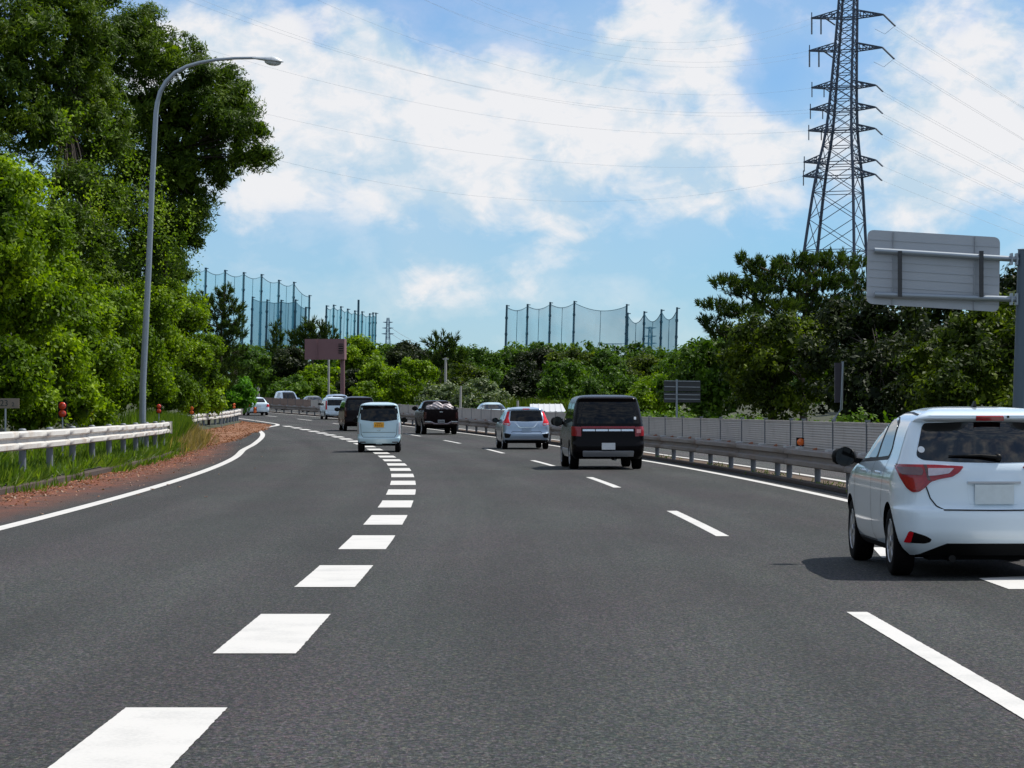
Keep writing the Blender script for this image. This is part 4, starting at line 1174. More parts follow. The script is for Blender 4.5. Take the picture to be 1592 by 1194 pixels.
# ---- white hatchback, right foreground
def white_hatchback():
    root = car_root('hatchback', 'white hatchback with red wedge tail lamps, nearest car at the right edge', 'car', 1548, 23.9, yaw=R_(.6))
    rear = [(.20, .16), (.27, .09), (.33, .04), (.42, .005), (.52, 0), (.585, .004), (.603, .012), (.618, .055), (.635, .073), (.66, .079), (.72, .083), (.84, .088), (.93, .10), (.985, .125), (1.02, .15), (1.10, .205), (1.22, .285), (1.335, .365), (1.36, .375), (1.372, .33), (1.395, .275), (1.42, .275), (1.44, .33), (1.465, .50), (1.485, .80), (1.495, 1.1), (1.50, 1.4)]
    front = [(.20, 3.75), (.35, 3.86), (.55, 3.88), (.72, 3.84), (.86, 3.68), (.95, 3.35), (1.0, 3.05), (1.10, 2.85), (1.25, 2.52), (1.38, 2.15), (1.46, 1.9), (1.50, 1.65)]
    half = [(.20, .74), (.26, .79), (.36, .825), (.48, .842), (.60, .8475), (.72, .8475), (.84, .842), (.93, .826), (.99, .80), (1.05, .775), (1.15, .742), (1.25, .703), (1.34, .66), (1.39, .625), (1.43, .575), (1.46, .51), (1.48, .43), (1.495, .30), (1.50, .15)]
    sh = Shell(rear, front, half, rr=[(.2, .16), (.5, .22), (.62, .22), (.8, .2), (1.0, .15), (1.2, .12), (1.5, .10)], rv=[(.2, .25), (.5, .36), (.62, .34), (.9, .30), (1.05, .20), (1.2, .15), (1.5, .15)], bow=.07, fr=.4, fv=.6)
    W = [(.62, .305), (3.13, .305)]
    finish_body(root, sh, W, .8475, M['p_white'], .045, .02)
    for sg in (-1, 1):
        for y, r in W: wheel(root, sg * .735, y, r, .19, sg)
    deep = mat('lamp_deep_red', (.30, .004, .012), .15, 0, var=.35, scale=45, coat=.4)
    hglass = mat('rear_screen_glass', (.002, .002, .0025), .02, 0, var=0, spec=.75)
    # rear glass and tailgate
    g = [(-.655, 1.065), (-.60, 1.03), (-.3, 1.012), (0, 1.006), (.3, 1.012), (.60, 1.03), (.655, 1.065), (.575, 1.325), (.545, 1.355), (.2, 1.366), (-.2, 1.366), (-.545, 1.355), (-.575, 1.325)]
    rg = sh.patch('rear_window', round_poly(g, .03), 'rear', hglass, root, .004, .06)
    mb = MB(); pa = sh.rear_pt(0, 1.015); pb = sh.rear_pt(-.36, 1.075)
    mb.tube([sh.rear_pt(.05, 1.055) + Vector((0, -.035, 0)), sh.rear_pt(-.1, 1.07) + Vector((0, -.03, .0)), sh.rear_pt(-.38, 1.068) + Vector((0, -.02, 0))], [.018, .013, .006], 8)
    mb.lathe([(.0, -.05), (.03, -.05), (.03, 0), (.02, .012), (0, .014)], 12, M=Matrix.Translation(sh.rear_pt(.05, 1.055) + Vector((0, -.035, 0))) @ Matrix.Rotation(R_(90), 4, 'X'))
    mb.build('wiper', M['trim'], root, 50)
    sh.patch('sticker', [(-.605 + .03 * math.cos(t * .5236), 1.118 + .028 * math.sin(t * .5236)) for t in range(12)], 'rear', M['sticker'], rg, .008, .05, thick=.003)
    sh.patch('brake_light', [(-.125, 1.384), (.125, 1.384), (.12, 1.410), (-.12, 1.410)], 'rear', deep, root, .012, .05, r=.008)
    sh.patch('washer_nozzle', [(.15, 1.40), (.17, 1.40), (.17, 1.415), (.15, 1.415)], 'rear', M['trim'], root, .008, .05)
    # tail lamps
    for sg in (-1, 1):
        def fl(P): return [(sg * -a, b) for a, b in P]     # P given for the left side
        lamp = fl([(-.822, .992), (-.70, .988), (-.50, .986), (-.256, .973), (-.30, .925), (-.36, .888), (-.47, .868), (-.545, .845), (-.60, .79), (-.645, .758), (-.70, .752), (-.745, .79), (-.79, .88)])
        L = sh.patch('tail_lamp', round_poly(lamp, .018), 'rear', deep, root, .012, .04, thick=.02)
        sh.patch('clear_lens', round_poly(fl([(-.80, .965), (-.62, .962), (-.605, .93), (-.62, .898), (-.775, .905)]), .012), 'rear', mat('clear_lens_pink', (.12, .05, .055), .15, .1, var=.2, coat=1), L, .018, .04, thick=.008)
        sh.patch('reverse_lens', round_poly(fl([(-.565, .955), (-.34, .955), (-.385, .915), (-.49, .898), (-.565, .892)]), .01), 'rear', M['lamp_clear'], L, .018, .04, thick=.008)
        sh.patch('lower_lens', round_poly(fl([(-.765, .88), (-.62, .875), (-.595, .835), (-.64, .775), (-.70, .772), (-.74, .81)]), .015), 'rear', mat('lens_scarlet', (.34, .010, .010), .15, 0, var=.3, scale=60, coat=.5), L, .018, .04, thick=.008)
        sh.patch('lens_divider', fl([(-.60, .985), (-.575, .985), (-.545, .85), (-.57, .86)]), 'rear', M['lamp_dark'], L, .0165, .04, thick=.006)
        sh.patch('bumper_pocket', round_poly(fl([(-.768, .315), (-.735, .418), (-.60, .375), (-.545, .345), (-.555, .322), (-.60, .308)]), .02), 'rear', M['trim'], root, .004, .05)
        sh.patch('reflector', round_poly(fl([(-.765, .318), (-.735, .412), (-.70, .405), (-.715, .318)]), .01), 'rear', M['lamp_red'], root, .010, .05, thick=.006)
        # tailgate gap lines
        sh.seam('tailgate_gap', fl([(-.585, .80), (-.55, .70), (-.50, .635), (-.44, .602), (0, .598)]), 'rear', M['trim'], root, .011, .005)
    sh.patch('plate_recess', round_poly([(-.215, .645), (.215, .645), (.235, .845), (-.235, .845)], .03), 'rear', M['p_white'], root, .003, .08)
    plate(sh, root, 0, .735, M['plate_smudge'], .34, .17, off=.022)
    mb = MB(); pp = sh.rear_pt(0, .84); mb.box((0, pp.y - .018, .838), (.46, .03, .018)); mb.build('tailgate_handle', M['silver_trim'], root)
    dif = sh.patch('diffuser', [(-.66, .203), (-.60, .225), (-.50, .27), (-.41, .308), (.41, .308), (.50, .27), (.60, .225), (.66, .203)], 'rear', M['trim'], root, .006, .06)
    q = MB(); q.box((0, .34, .20), (1.10, .30, .08)); q.build('valance', M['arch'], root)
    q = MB(); q.tube([(-.36, .10, .175), (-.36, .6, .175)], .032, 10); q.build('exhaust', M['trim'], root, 40)
    q = MB(); q.box((0, 2.0, .19), (1.3, 3.0, .05)); q.box((0, .62, .26), (1.3, .08, .08)); q.build('underbody', M['arch'], root)
    # side glass, doors
    for sg, fc in ((-1, 'left'), (1, 'right')):
        sh.patch('side_window', round_poly([(.98, 1.13), (1.02, 1.055), (1.62, 1.03), (1.655, 1.385), (1.42, 1.375), (1.20, 1.33)], .03), fc, M['glass_side'], root, .005, .08)
        sh.patch('side_window', round_poly([(1.735, 1.03), (2.72, .995), (2.80, 1.03), (2.52, 1.22), (2.25, 1.355), (2.08, 1.395), (1.735, 1.39)], .03), fc, M['glass_side'], root, .005, .08)
        sh.patch('window_surround', round_poly([(.935, 1.125), (.99, 1.02), (1.65, 1.0), (2.74, .965), (2.84, 1.01), (2.55, 1.245), (2.27, 1.385), (2.08, 1.418), (1.65, 1.415), (1.38, 1.40), (1.17, 1.355)], .03), fc, M['trim'], root, .002, .08)
        sh.patch('window_pillar', [(1.635, 1.02), (1.75, 1.018), (1.75, 1.40), (1.665, 1.395)], fc, M['trim'], root, .003, .08)
        sh.seam('door_gap', [(1.69, 1.0), (1.69, .33), (1.60, .27)], fc, M['trim'], root, .010)
        sh.seam('door_gap', [(2.78, .97), (2.80, .60), (2.74, .27), (1.60, .27)], fc, M['trim'], root, .010)
        sh.seam('door_gap', [(.93, 1.08), (.98, .85), (1.06, .60), (1.02, .50)], fc, M['trim'], root, .010)
        sh.seam('roof_gap', [(.55, 1.425), (1.1, 1.445), (2.0, 1.44)], fc, M['trim'], root, .012, .004)
        for v in (1.12, 2.02):
            a = sh.side_pt(v, .90, sg); q = MB(); q.tube([a + Vector((sg * .004, 0, 0)), a + Vector((sg * .03, .05, .004)), a + Vector((sg * .03, .17, .006)), a + Vector((sg * .004, .22, .004))], .013, 8); q.build('door_handle', M['p_white'], root, 60)
        sh.patch('sill', [(1.02, .205), (2.74, .205), (2.74, .262), (1.02, .262)], fc, M['trim'], root, .004, .1)
        mirror_part(root, sg * .845, 2.68, 1.02, sg, M['trim'], 1.05)
    fr = sh.front_pt
    sh.patch('windscreen', round_poly([(-.66, 1.03), (.66, 1.03), (.53, 1.40), (-.53, 1.40)], .05), 'front', M['glass'], root, .005, .08)
    for sg in (-1, 1): sh.patch('headlamp', [(sg * .45, .68), (sg * .78, .72), (sg * .78, .84), (sg * .5, .78)], 'front', M['lamp_clear'], root, .006, .06)
    q = MB(); q.add([(-.02, 1.02, 1.478), (.02, 1.02, 1.478), (.02, 1.16, 1.485), (-.02, 1.16, 1.485), (-.006, 1.0, 1.55), (.006, 1.0, 1.55), (.006, 1.05, 1.55), (-.006, 1.05, 1.55)], [(0, 1, 2, 3), (0, 4, 5, 1), (1, 5, 6, 2), (2, 6, 7, 3), (3, 7, 4, 0), (4, 7, 6, 5)])
    q.build('antenna', M['trim'], root)
white_hatchback()

# ---- generic upright car from a parameter set
def simple_car(root, rear, front, half, paint, wheels, rear_glass, track, rr=.12, rv=.2, bow=.05, wheel_w=.2, gap=.05, side_glass=(), side_mat=None, mirrors=None, lamps=(), seams=(), plate_at=None, patches=(), wind=None, style=0, cell=.05, fr=.4, fv=.5):
    sh = Shell(rear, front, half, rr, rv, bow, fr, fv); wmax = max(h[1] for h in half)
    finish_body(root, sh, wheels, wmax, paint, gap, cell)
    for sg in (-1, 1):
        for y, r in wheels: wheel(root, sg * track, y, r, wheel_w, sg, style)
    if rear_glass: sh.patch('rear_window', round_poly(rear_glass, .03), 'rear', M['glass'], root, .004, .08)
    for fc in ('left', 'right'):
        for poly in side_glass: sh.patch('side_window', round_poly(poly, .03), fc, side_mat or M['glass_side'], root, .005, .1)
    if wind: sh.patch('windscreen', round_poly(wind, .05), 'front', M['glass'], root, .005, .1)
    if mirrors:
        y, z, sc, m = mirrors
        for sg in (-1, 1): mirror_part(root, sg * (sh.w(z) - .01), y, z, sg, m, sc)
    for name, poly, m in lamps:
        for sg in (-1, 1): sh.patch(name, round_poly([(sg * a, b) for a, b in poly], .012), 'rear', m, root, .010, .05, thick=.02)
    for name, poly, m, o in patches: sh.patch(name, round_poly(poly, .01), 'rear', m, root, o, .06, thick=.012)
    for pts in seams: sh.seam('panel_gap', pts, 'rear', M['trim'], root, .012, .005)
    hl = sh.zs[0] + .45
    for sg in (-1, 1): sh.patch('headlamp', [(sg * wmax * .5, hl), (sg * wmax * .85, hl), (sg * wmax * .85, hl + .16), (sg * wmax * .5, hl + .14)], 'front', M['lamp_clear'], root, .006, .08)
    y0, y1 = wheels[0][0], wheels[1][0]; q = MB(); q.box((0, (y0 + y1) / 2, sh.z0 + .03), (wmax * 1.5, y1 - y0 + .4, .05)); q.tube([(-wmax * .7, y0, wheels[0][1]), (wmax * .7, y0, wheels[0][1])], .05, 8); q.build('underbody', M['arch'], root)
    return sh

# black van (lane 3)
def black_van():
    root = car_root('van', 'black van with a full-width red tail-light bar and silver bumper guard', 'van', 946, 67.6)
    H = 1.84
    rear = [(.26, .16), (.36, .07), (.46, .01), (.58, 0), (.64, .01), (.68, .05), (.80, .06), (1.0, .07), (1.12, .10), (1.4, .18), (1.66, .27), (1.70, .25), (1.74, .22), (1.77, .25), (1.81, .5), (1.835, .9), (1.84, 1.3)]
    front = [(.26, 4.6), (.6, 4.73), (.95, 4.55), (1.05, 4.15), (1.12, 3.9), (1.4, 3.4), (1.7, 2.95), (1.81, 2.6), (1.84, 2.2)]
    half = [(.26, .80), (.34, .86), (.5, .892), (.8, .8975), (1.05, .885), (1.15, .865), (1.4, .825), (1.6, .785), (1.7, .755), (1.76, .72), (1.80, .65), (1.83, .5), (1.84, .3)]
    W = [(.95, .345), (3.80, .345)]
    sh = simple_car(root, rear, front, half, M['p_black'], W, [(-.77, 1.13), (.77, 1.13), (.70, 1.66), (-.70, 1.66)], .78, rr=.13, rv=.2, bow=.05, wheel_w=.225, gap=.055,
        side_glass=[[(.35, 1.18), (1.35, 1.16), (1.35, 1.62), (.50, 1.62)], [(1.45, 1.15), (2.5, 1.13), (2.5, 1.64), (1.45, 1.64)], [(2.6, 1.13), (3.75, 1.12), (3.35, 1.42), (3.05, 1.62), (2.6, 1.64)]],
        mirrors=(3.55, 1.17, 1.45, M['p_black']), wind=[(-.72, 1.16), (.72, 1.16), (.62, 1.68), (-.62, 1.68)],
        lamps=[('tail_lamp', [(.665, .815), (.885, .83), (.885, 1.06), (.665, 1.05)], M['lamp_deep'])],
        patches=[('light_bar', [(-.66, 1.008), (.66, 1.008), (.66, 1.062), (-.66, 1.062)], M['lamp_deep'], .009),
                 ('sticker', [(.64, 1.225), (.695, 1.225), (.695, 1.295), (.64, 1.295)], M['sticker'], .009)], style=1)
    for a, b in ((-.625, -.325), (-.305, -.01), (.01, .305), (.325, .62)): sh.patch('chrome_strip', [(a, .945), (b, .945), (b, .99), (a, .99)], 'rear', M['chrome'], root, .012, .1)
    sh.patch('bumper_guard', round_poly([(-.62, .33), (.62, .33), (.63, .455), (-.63, .455)], .02), 'rear', M['silver_trim'], root, .02, .08, thick=.03)
    sh.patch('lens_glint', [(.70, .90), (.80, .90), (.80, .99), (.70, .99)], 'rear', mat('painted_glint_pink', (.75, .25, .22), .15, coat=1), root, .016, .1)  # pink patch paints a glint on the right-hand lamp only
    plate(sh, root, 0, .575, M['plate_white'])
    for fc in ('left', 'right'): sh.patch('side_cladding', [(1.38, .30), (3.35, .30), (3.35, .50), (1.38, .50)], fc, M['silver_trim'], root, .012, .1)
    q = MB(); q.tube([(.2, .3, .25), (.2, 1.2, .25)], .035, 8); q.build('exhaust', M['galv'], root)
black_van()

# silver hatchback with boomerang lamps (lane 3)
def silver_hatch():
    root = car_root('hatchback', 'silver-blue hatchback with tall red tail lamps either side of its rear window', 'car', 819, 99.0)
    rear = [(.22, .14), (.32, .05), (.40, .02), (.50, 0), (.56, .005), (.60, .05), (.72, .075), (.85, .08), (.97, .11), (1.05, .16), (1.2, .25), (1.36, .36), (1.40, .36), (1.42, .31), (1.45, .31), (1.48, .45), (1.51, .8), (1.525, 1.3)]
    front = [(.22, 3.8), (.5, 3.95), (.85, 3.8), (.98, 3.3), (1.1, 2.95), (1.3, 2.45), (1.45, 2.05), (1.525, 1.8)]
    half = [(.22, .76), (.32, .82), (.5, .845), (.75, .8475), (.95, .825), (1.05, .79), (1.2, .735), (1.35, .67), (1.42, .63), (1.46, .57), (1.50, .42), (1.525, .2)]
    W = [(.68, .30), (3.2, .30)]
    sh = simple_car(root, rear, front, half, M['p_silver'], W, [(-.60, 1.02), (0, 1.0), (.60, 1.02), (.54, 1.375), (.48, 1.39), (-.48, 1.39), (-.54, 1.375)], .735, rr=.15, rv=.25, bow=.07, wheel_w=.185,
        side_glass=[[(.80, 1.08), (1.65, 1.03), (1.68, 1.38), (1.1, 1.34)], [(1.74, 1.03), (2.8, 1.0), (2.3, 1.35), (1.74, 1.40)]],
        mirrors=(2.75, 1.03, 1.05, M['trim']), wind=[(-.65, 1.06), (.65, 1.06), (.52, 1.42), (-.52, 1.42)],
        lamps=[('tail_lamp', [(.58, 1.37), (.66, 1.34), (.74, 1.10), (.83, .98), (.83, .90), (.62, .845), (.585, .90), (.62, 1.02), (.64, 1.12)], M['lamp_red']),
               ('lamp_base', [(.60, .86), (.80, .895), (.80, .94), (.60, .93)], M['lamp_clear']),
               ('bumper_pocket', [(.77, .41), (.80, .58), (.56, .545), (.62, .42)], M['trim'])],
        patches=[('brake_light', [(-.12, 1.43), (.12, 1.43), (.12, 1.46), (-.12, 1.46)], M['lamp_red'], .008),
                 ('garnish', [(-.44, .965), (-.28, .79), (-.2, .765), (.2, .765), (.28, .79), (.44, .965), (.40, .965), (.25, .815), (.18, .795), (-.18, .795), (-.25, .815), (-.40, .965)], M['chrome'], .016),
                 ('bumper_ridge', [(-.55, .545), (.55, .545), (.52, .575), (-.52, .575)], M['p_silver'], .03),
                 ('bumper_step', [(-.50, .36), (.50, .36), (.52, .385), (-.52, .385)], M['silver_trim'], .02),
                 ('lower_trim', [(-.76, .225), (.76, .225), (.78, .335), (-.78, .335)], M['trim'], .007)],
        seams=[[(-.55, .60), (-.50, .64), (.50, .64), (.55, .60)]], style=1)
    plate(sh, root, 0, .70, M['p_silver'], .33, .16)
    for sg in (-1, 1): sh.patch('tailgate_crease', [(sg * .40, .97), (sg * .55, .99), (sg * .52, .66), (sg * .46, .66)], 'rear', M['p_silver'], root, .012, .08)
silver_hatch()

# pale kei minivan crossing the block line
def kei_van(name, label, px, d, paint, yaw=None, low_plate=False, red=False, H=1.70):
    root = car_root(name, label, 'car', px, d, yaw)
    k = H / 1.70
    rear = [(.22, .14), (.30, .05), (.40, .01), (.48, 0), (.505, .015), (.53, .04), (.9, .055), (1.08, .075), (1.3, .11), (1.56 * k, .15), (1.585 * k, .12), (1.62 * k, .12), (1.65 * k, .2), (1.68 * k, .5), (H, 1.0)]
    front = [(.22, 3.3), (.5, 3.4), (.9, 3.25), (1.02, 2.9), (1.1, 2.75), (1.4, 2.4), (1.62 * k, 2.1), (H, 1.7)]
    half = [(.22, .68), (.30, .72), (.5, .735), (.9, .7375), (1.08, .725), (1.3, .695), (1.5 * k, .66), (1.58 * k, .635), (1.63 * k, .59), (1.67 * k, .48), (H, .3)]
    W = [(.40, .275), (2.80, .275)]
    if low_plate: g = [(-.60, 1.0), (.60, 1.0), (.56, 1.5 * k), (-.56, 1.5 * k)]
    else: g = [(-.685, 1.115), (-.45, 1.08), (-.2, 1.05), (.2, 1.05), (.45, 1.08), (.685, 1.115), (.615, 1.56 * k), (.58, 1.585 * k), (-.58, 1.585 * k), (-.615, 1.56 * k)]
    lamps = [('reflector', [(.45, .335), (.64, .335), (.64, .365), (.45, .365)], M['lamp_dark'])]
    if red: lamps.append(('tail_lamp', [(.63, .72), (.715, .72), (.68, 1.42 * k), (.615, 1.42 * k)], M['lamp_red']))
    else: lamps.append(('tail_lamp', [(.665, .62), (.725, .62), (.715, 1.02), (.675, 1.02)], M['lamp_clear']))
    sh = simple_car(root, rear, front, half, paint, W, g, .63, rr=.10, rv=.16, bow=.05, wheel_w=.17,
        side_glass=[[(.30, 1.1), (1.3, 1.06), (1.3, 1.5 * k), (.42, 1.5 * k)], [(1.38, 1.06), (2.6, 1.02), (2.2, 1.45 * k), (1.38, 1.52 * k)]],
        mirrors=(2.55, 1.08, 1.05, M['trim']), wind=[(-.6, 1.1), (.6, 1.1), (.54, 1.58 * k), (-.54, 1.58 * k)], lamps=lamps,
        patches=[('lower_trim', [(-.52, .225), (.52, .225), (.40, .275), (-.40, .275)], M['trim'], .006)],
        seams=[[(-.60, .62), (-.53, .515), (.53, .515), (.60, .62), (.62, .98)], [(-.60, .62), (-.62, .98)], [(-.56, .68), (.56, .68)]], fr=.3, fv=.4)
    if low_plate: plate(sh, root, .42, .48, M['plate_yellow'], .33, .165, M['plate_ink'])
    else:
        sh.patch('plate_recess', round_poly([(-.20, .84), (.20, .84), (.27, 1.045), (-.27, 1.045)], .03), 'rear', paint, root, .012, .08)
        plate(sh, root, 0, .935, M['plate_yellow'], .34, .18, M['plate_ink'], off=.03)
        q = MB(); p = sh.rear_pt(0, .76); q.box((0, p.y - .006, .755), (.13, .012, .03)); q.build('emblem', M['chrome'], root)
    return sh
kei_van('minivan', 'small pale blue minivan with a yellow number plate straddling the block line', 589, 93.5, M['p_pale'], yaw=R_(1.6))
kei_van('minivan', 'small white minivan with a yellow plate low on its bumper, ahead of the dark van', 522, 196, M['p_white'], low_plate=True, red=True, H=1.6)

# dark van behind the pale minivan
def dark_van():
    root = car_root('van', 'dark maroon-black van partly hidden behind the small pale blue minivan', 'van', 560, 148.5)
    rear = [(.26, .15), (.38, .05), (.5, 0), (.62, .01), (.66, .05), (1.05, .07), (1.2, .10), (1.7, .20), (1.78, .18), (1.83, .4), (1.87, 1.0)]
    front = [(.26, 4.5), (.6, 4.65), (.95, 4.5), (1.1, 4.1), (1.5, 3.5), (1.8, 3.0), (1.87, 2.4)]
    half = [(.26, .78), (.36, .83), (.6, .8475), (1.05, .845), (1.4, .80), (1.65, .74), (1.76, .69), (1.82, .60), (1.87, .3)]
    W = [(.95, .32), (3.5, .32)]
    sh = simple_car(root, rear, front, half, M['p_dark'], W, [(-.70, 1.12), (.70, 1.12), (.63, 1.70), (-.63, 1.70)], .74, wheel_w=.2,
        side_glass=[[(.4, 1.15), (1.6, 1.13), (1.6, 1.62), (.5, 1.62)], [(1.7, 1.12), (3.4, 1.1), (3.0, 1.6), (1.7, 1.64)]], mirrors=(3.3, 1.15, 1.3, M['p_dark']),
        wind=[(-.68, 1.16), (.68, 1.16), (.6, 1.7), (-.6, 1.7)],
        lamps=[('tail_lamp', [(.74, .78), (.83, .78), (.80, 1.30), (.75, 1.30)], M['lamp_dark'])],
        patches=[('bumper_strip', [(-.6, .40), (.6, .40), (.6, .47), (-.6, .47)], M['p_dark'], .02)])
    plate(sh, root, 0, .75, M['plate_white'])
dark_van()

# white saloon, farthest on our side
def saloon():
    root = car_root('saloon_car', 'white saloon half hidden by the bright green bush, farthest car in our lanes', 'car', 402.5, 217)
    rear = [(.22, .12), (.35, .03), (.48, 0), (.6, .03), (.85, .06), (.97, .10), (.99, .25), (1.0, .55), (1.1, .75), (1.25, 1.02), (1.38, 1.35), (1.44, 1.7), (1.46, 2.1)]
    front = [(.22, 4.3), (.5, 4.4), (.8, 4.3), (.93, 3.6), (1.0, 3.2), (1.2, 2.85), (1.38, 2.5), (1.46, 2.3)]
    half = [(.22, .77), (.35, .83), (.6, .8475), (.85, .84), (.97, .80), (1.0, .77), (1.15, .70), (1.3, .62), (1.4, .54), (1.44, .45), (1.46, .25)]
    W = [(.95, .305), (3.55, .305)]
    sh = simple_car(root, rear, front, half, M['p_white'], W, [(-.62, 1.04), (.62, 1.04), (.52, 1.36), (-.52, 1.36)], .73, wheel_w=.19,
        side_glass=[[(1.35, 1.06), (2.1, 1.03), (2.1, 1.38), (1.7, 1.36)], [(2.18, 1.03), (3.0, 1.02), (2.6, 1.33), (2.18, 1.38)]], mirrors=(3.0, 1.03, 1.0, M['p_white']),
        wind=[(-.65, 1.05), (.65, 1.05), (.52, 1.38), (-.52, 1.38)],
        lamps=[('tail_lamp', [(.58, .70), (.83, .70), (.83, .88), (.66, .93)], M['lamp_red'])],
        seams=[[(-.55, .55), (.55, .55)], [(-.55, .55), (-.58, .95)], [(.55, .55), (.58, .95)]],
        patches=[('lower_trim', [(-.7, .225), (.7, .225), (.7, .31), (-.7, .31)], M['trim'], .006)])
    plate(sh, root, 0, .74, M['plate_white'])
saloon()

# dark pickup truck with bags in the bed
def pickup():
    root = car_root('pickup_truck', 'dark pickup truck with a chrome rear bumper and pale bags in its bed', 'truck', 686, 137)
    m = M['p_dark']
    # lower body and bed sides
    rear = [(.40, .14), (.50, .10), (1.18, .06), (1.20, .10)]
    front = [(.40, 5.0), (.7, 5.1), (1.0, 5.05), (1.15, 4.8), (1.20, 4.6)]
    half = [(.40, .80), (.50, .84), (.75, .865), (1.05, .86), (1.17, .845), (1.20, .82)]
    W = [(1.15, .37), (4.2, .37)]
    sh = Shell(rear, front, half, .06, .06, .02, .25, .3)
    finish_body(root, sh, W, .865, m, .07, .05)
    for sg in (-1, 1):
        for y, r in W: wheel(root, sg * .755, y, r, .25, sg, 1)
    # bed floor well: dark inset panel with raised rails
    q = MB(); q.box((0, 1.0, 1.205), (1.42, 1.5, .012)); q.build('bed_floor', M['trim'], root)
    for sg in (-1, 1): q = MB(); q.box((sg * .79, 1.0, 1.235), (.12, 1.75, .075)); q.build('bed_rail', m, root)
    q = MB(); q.box((0, .10, 1.225), (1.5, .07, .075)); q.build('tailgate_rail', m, root)
    sh.patch('tailgate', round_poly([(-.70, .72), (.70, .72), (.70, 1.16), (-.70, 1.16)], .03), 'rear', m, root, .012, .2)
    q = MB(); q.box((0, .035, 1.13), (.16, .02, .03)); q.build('tailgate_handle', M['chrome'], root)
    # cab
    rc = [(1.18, 1.90), (1.25, 1.92), (1.6, 2.02), (1.66, 2.1), (1.70, 2.4)]
    fc = [(1.18, 4.1), (1.25, 3.9), (1.6, 3.3), (1.68, 3.1), (1.70, 2.9)]
    hc = [(1.18, .83), (1.25, .815), (1.5, .72), (1.6, .67), (1.65, .60), (1.69, .45), (1.70, .3)]
    cab = Shell(rc, fc, hc, .10, .12, .03, .25, .4)
    me = cab.mesh('cab', .04); smooth(me, 40); link('cab', me, m, root)
    cab.patch('rear_window', round_poly([(-.66, 1.27), (.66, 1.27), (.57, 1.58), (-.57, 1.58)], .04), 'rear', M['glass'], root, .005, .1)
    for f in ('left', 'right'):
        cab.patch('side_window', round_poly([(2.1, 1.26), (2.75, 1.25), (2.75, 1.58), (2.2, 1.57)], .03), f, M['glass_side'], root, .005, .1)
        cab.patch('side_window', round_poly([(2.82, 1.25), (3.7, 1.25), (3.3, 1.56), (2.82, 1.58)], .03), f, M['glass_side'], root, .005, .1)
    cab.patch('windscreen', round_poly([(-.66, 1.28), (.66, 1.28), (.56, 1.6), (-.56, 1.6)], .04), 'front', M['glass'], root, .005, .1)
    for sg in (-1, 1):
        mirror_part(root, sg * .84, 3.45, 1.28, sg, m, 1.3)
        sh.patch('tail_lamp', [(sg * .73, .80), (sg * .84, .80), (sg * .84, 1.12), (sg * .73, 1.12)], 'rear', M['lamp_dark'], root, .012, .1)
        sh.patch('headlamp', [(sg * .5, .85), (sg * .8, .85), (sg * .8, 1.0), (sg * .5, 1.0)], 'front', M['lamp_clear'], root, .01, .1)
    # chrome step bumper with a dipped middle
    mb = MB(); prof = []
    for x in np.linspace(-.86, .86, 25):
        t = abs(x); dip = .10 if t < .32 else (.10 * (1 - (t - .32) / .16) if t < .48 else 0)
        yy = .02 + .10 * (t / .86) ** 3
        prof.append((float(x), yy, .67 - dip, .53 - (.04 if t < .42 else 0)))
    vs = []; 
    for x, yy, zt, zb in prof: vs += [(x, yy, zt), (x, yy - .02, (zt + zb) / 2), (x, yy, zb), (x, yy + .14, zb), (x, yy + .14, zt)]
    fs = [(i*5+j, i*5+(j+1) % 5, (i+1)*5+(j+1) % 5, (i+1)*5+j) for i in range(24) for j in range(5)] + [(4, 3, 2, 1, 0), tuple(24*5+j for j in range(5))]
    mb.add(vs, fs); mb.build('rear_bumper', mat('bumper_chrome', (.22, .18, .19), .22, .9), root, 40)
    for sg in (-1, 1): q = MB(); q.box((sg * .66, .0, .645), (.30, .05, .05)); q.build('bumper_step', M['chrome'], root)
    q = MB(); q.box((0, .0, .66), (.34, .02, .16)); pl = q.build('number_plate', mat('plate_dim', (.30, .31, .32), .5), root)
    q = MB()
    for k in range(5): q.box((-.11 + k * .055, -.012, .65), (.025, .004, .07))
    q.build('lettering', M['trim'], pl)
    q = MB(); q.box((0, 2.6, .42), (1.0, 4.2, .10)); q.tube([(-.7, 1.15, .37), (.7, 1.15, .37)], .07, 8); q.build('underbody', M['arch'], root)
    # bags: separate things lying in the bed
    bags = [(-.42, .75, .26, .30, .18, 'left grey bag in the bed of the dark pickup truck'), (-.12, .62, .30, .34, .27, 'largest pale bag, in the middle of the pickup bed'), (.36, .70, .30, .36, .22, 'right white bag in the bed of the dark pickup truck')]
    Mx = Matrix.LocRotScale(root.location, root.rotation_euler, None)
    for bx_, by, rx, ry, rz, lab in bags:
        bm = bmesh.new(); bmesh.ops.create_icosphere(bm, subdivisions=4, radius=1)
        sd = rnd.random() * 50
        for v in bm.verts:
            p = v.co; n = .10 * math.sin(5 * p.x + sd) * math.sin(4 * p.y + 2 * p.z + sd) + .07 * math.sin(11 * p.z + 7 * p.x + sd) + .05 * math.sin(17 * p.y + sd * 2 + 9 * p.x)
            q_ = p * (1 + n); v.co = (q_.x * rx, q_.y * ry, max(-.5, q_.z) * rz + rz * .5)
        me = bpy.data.meshes.new('bag'); bm.to_mesh(me); bm.free(); smooth(me, 180)
        o = link('bag', me, M['bag']); o.location = Mx @ Vector((bx_, by, 1.212)); o.rotation_euler = root.rotation_euler
        tag(o, lab, 'bag', 'bags in the pickup bed')
pickup()

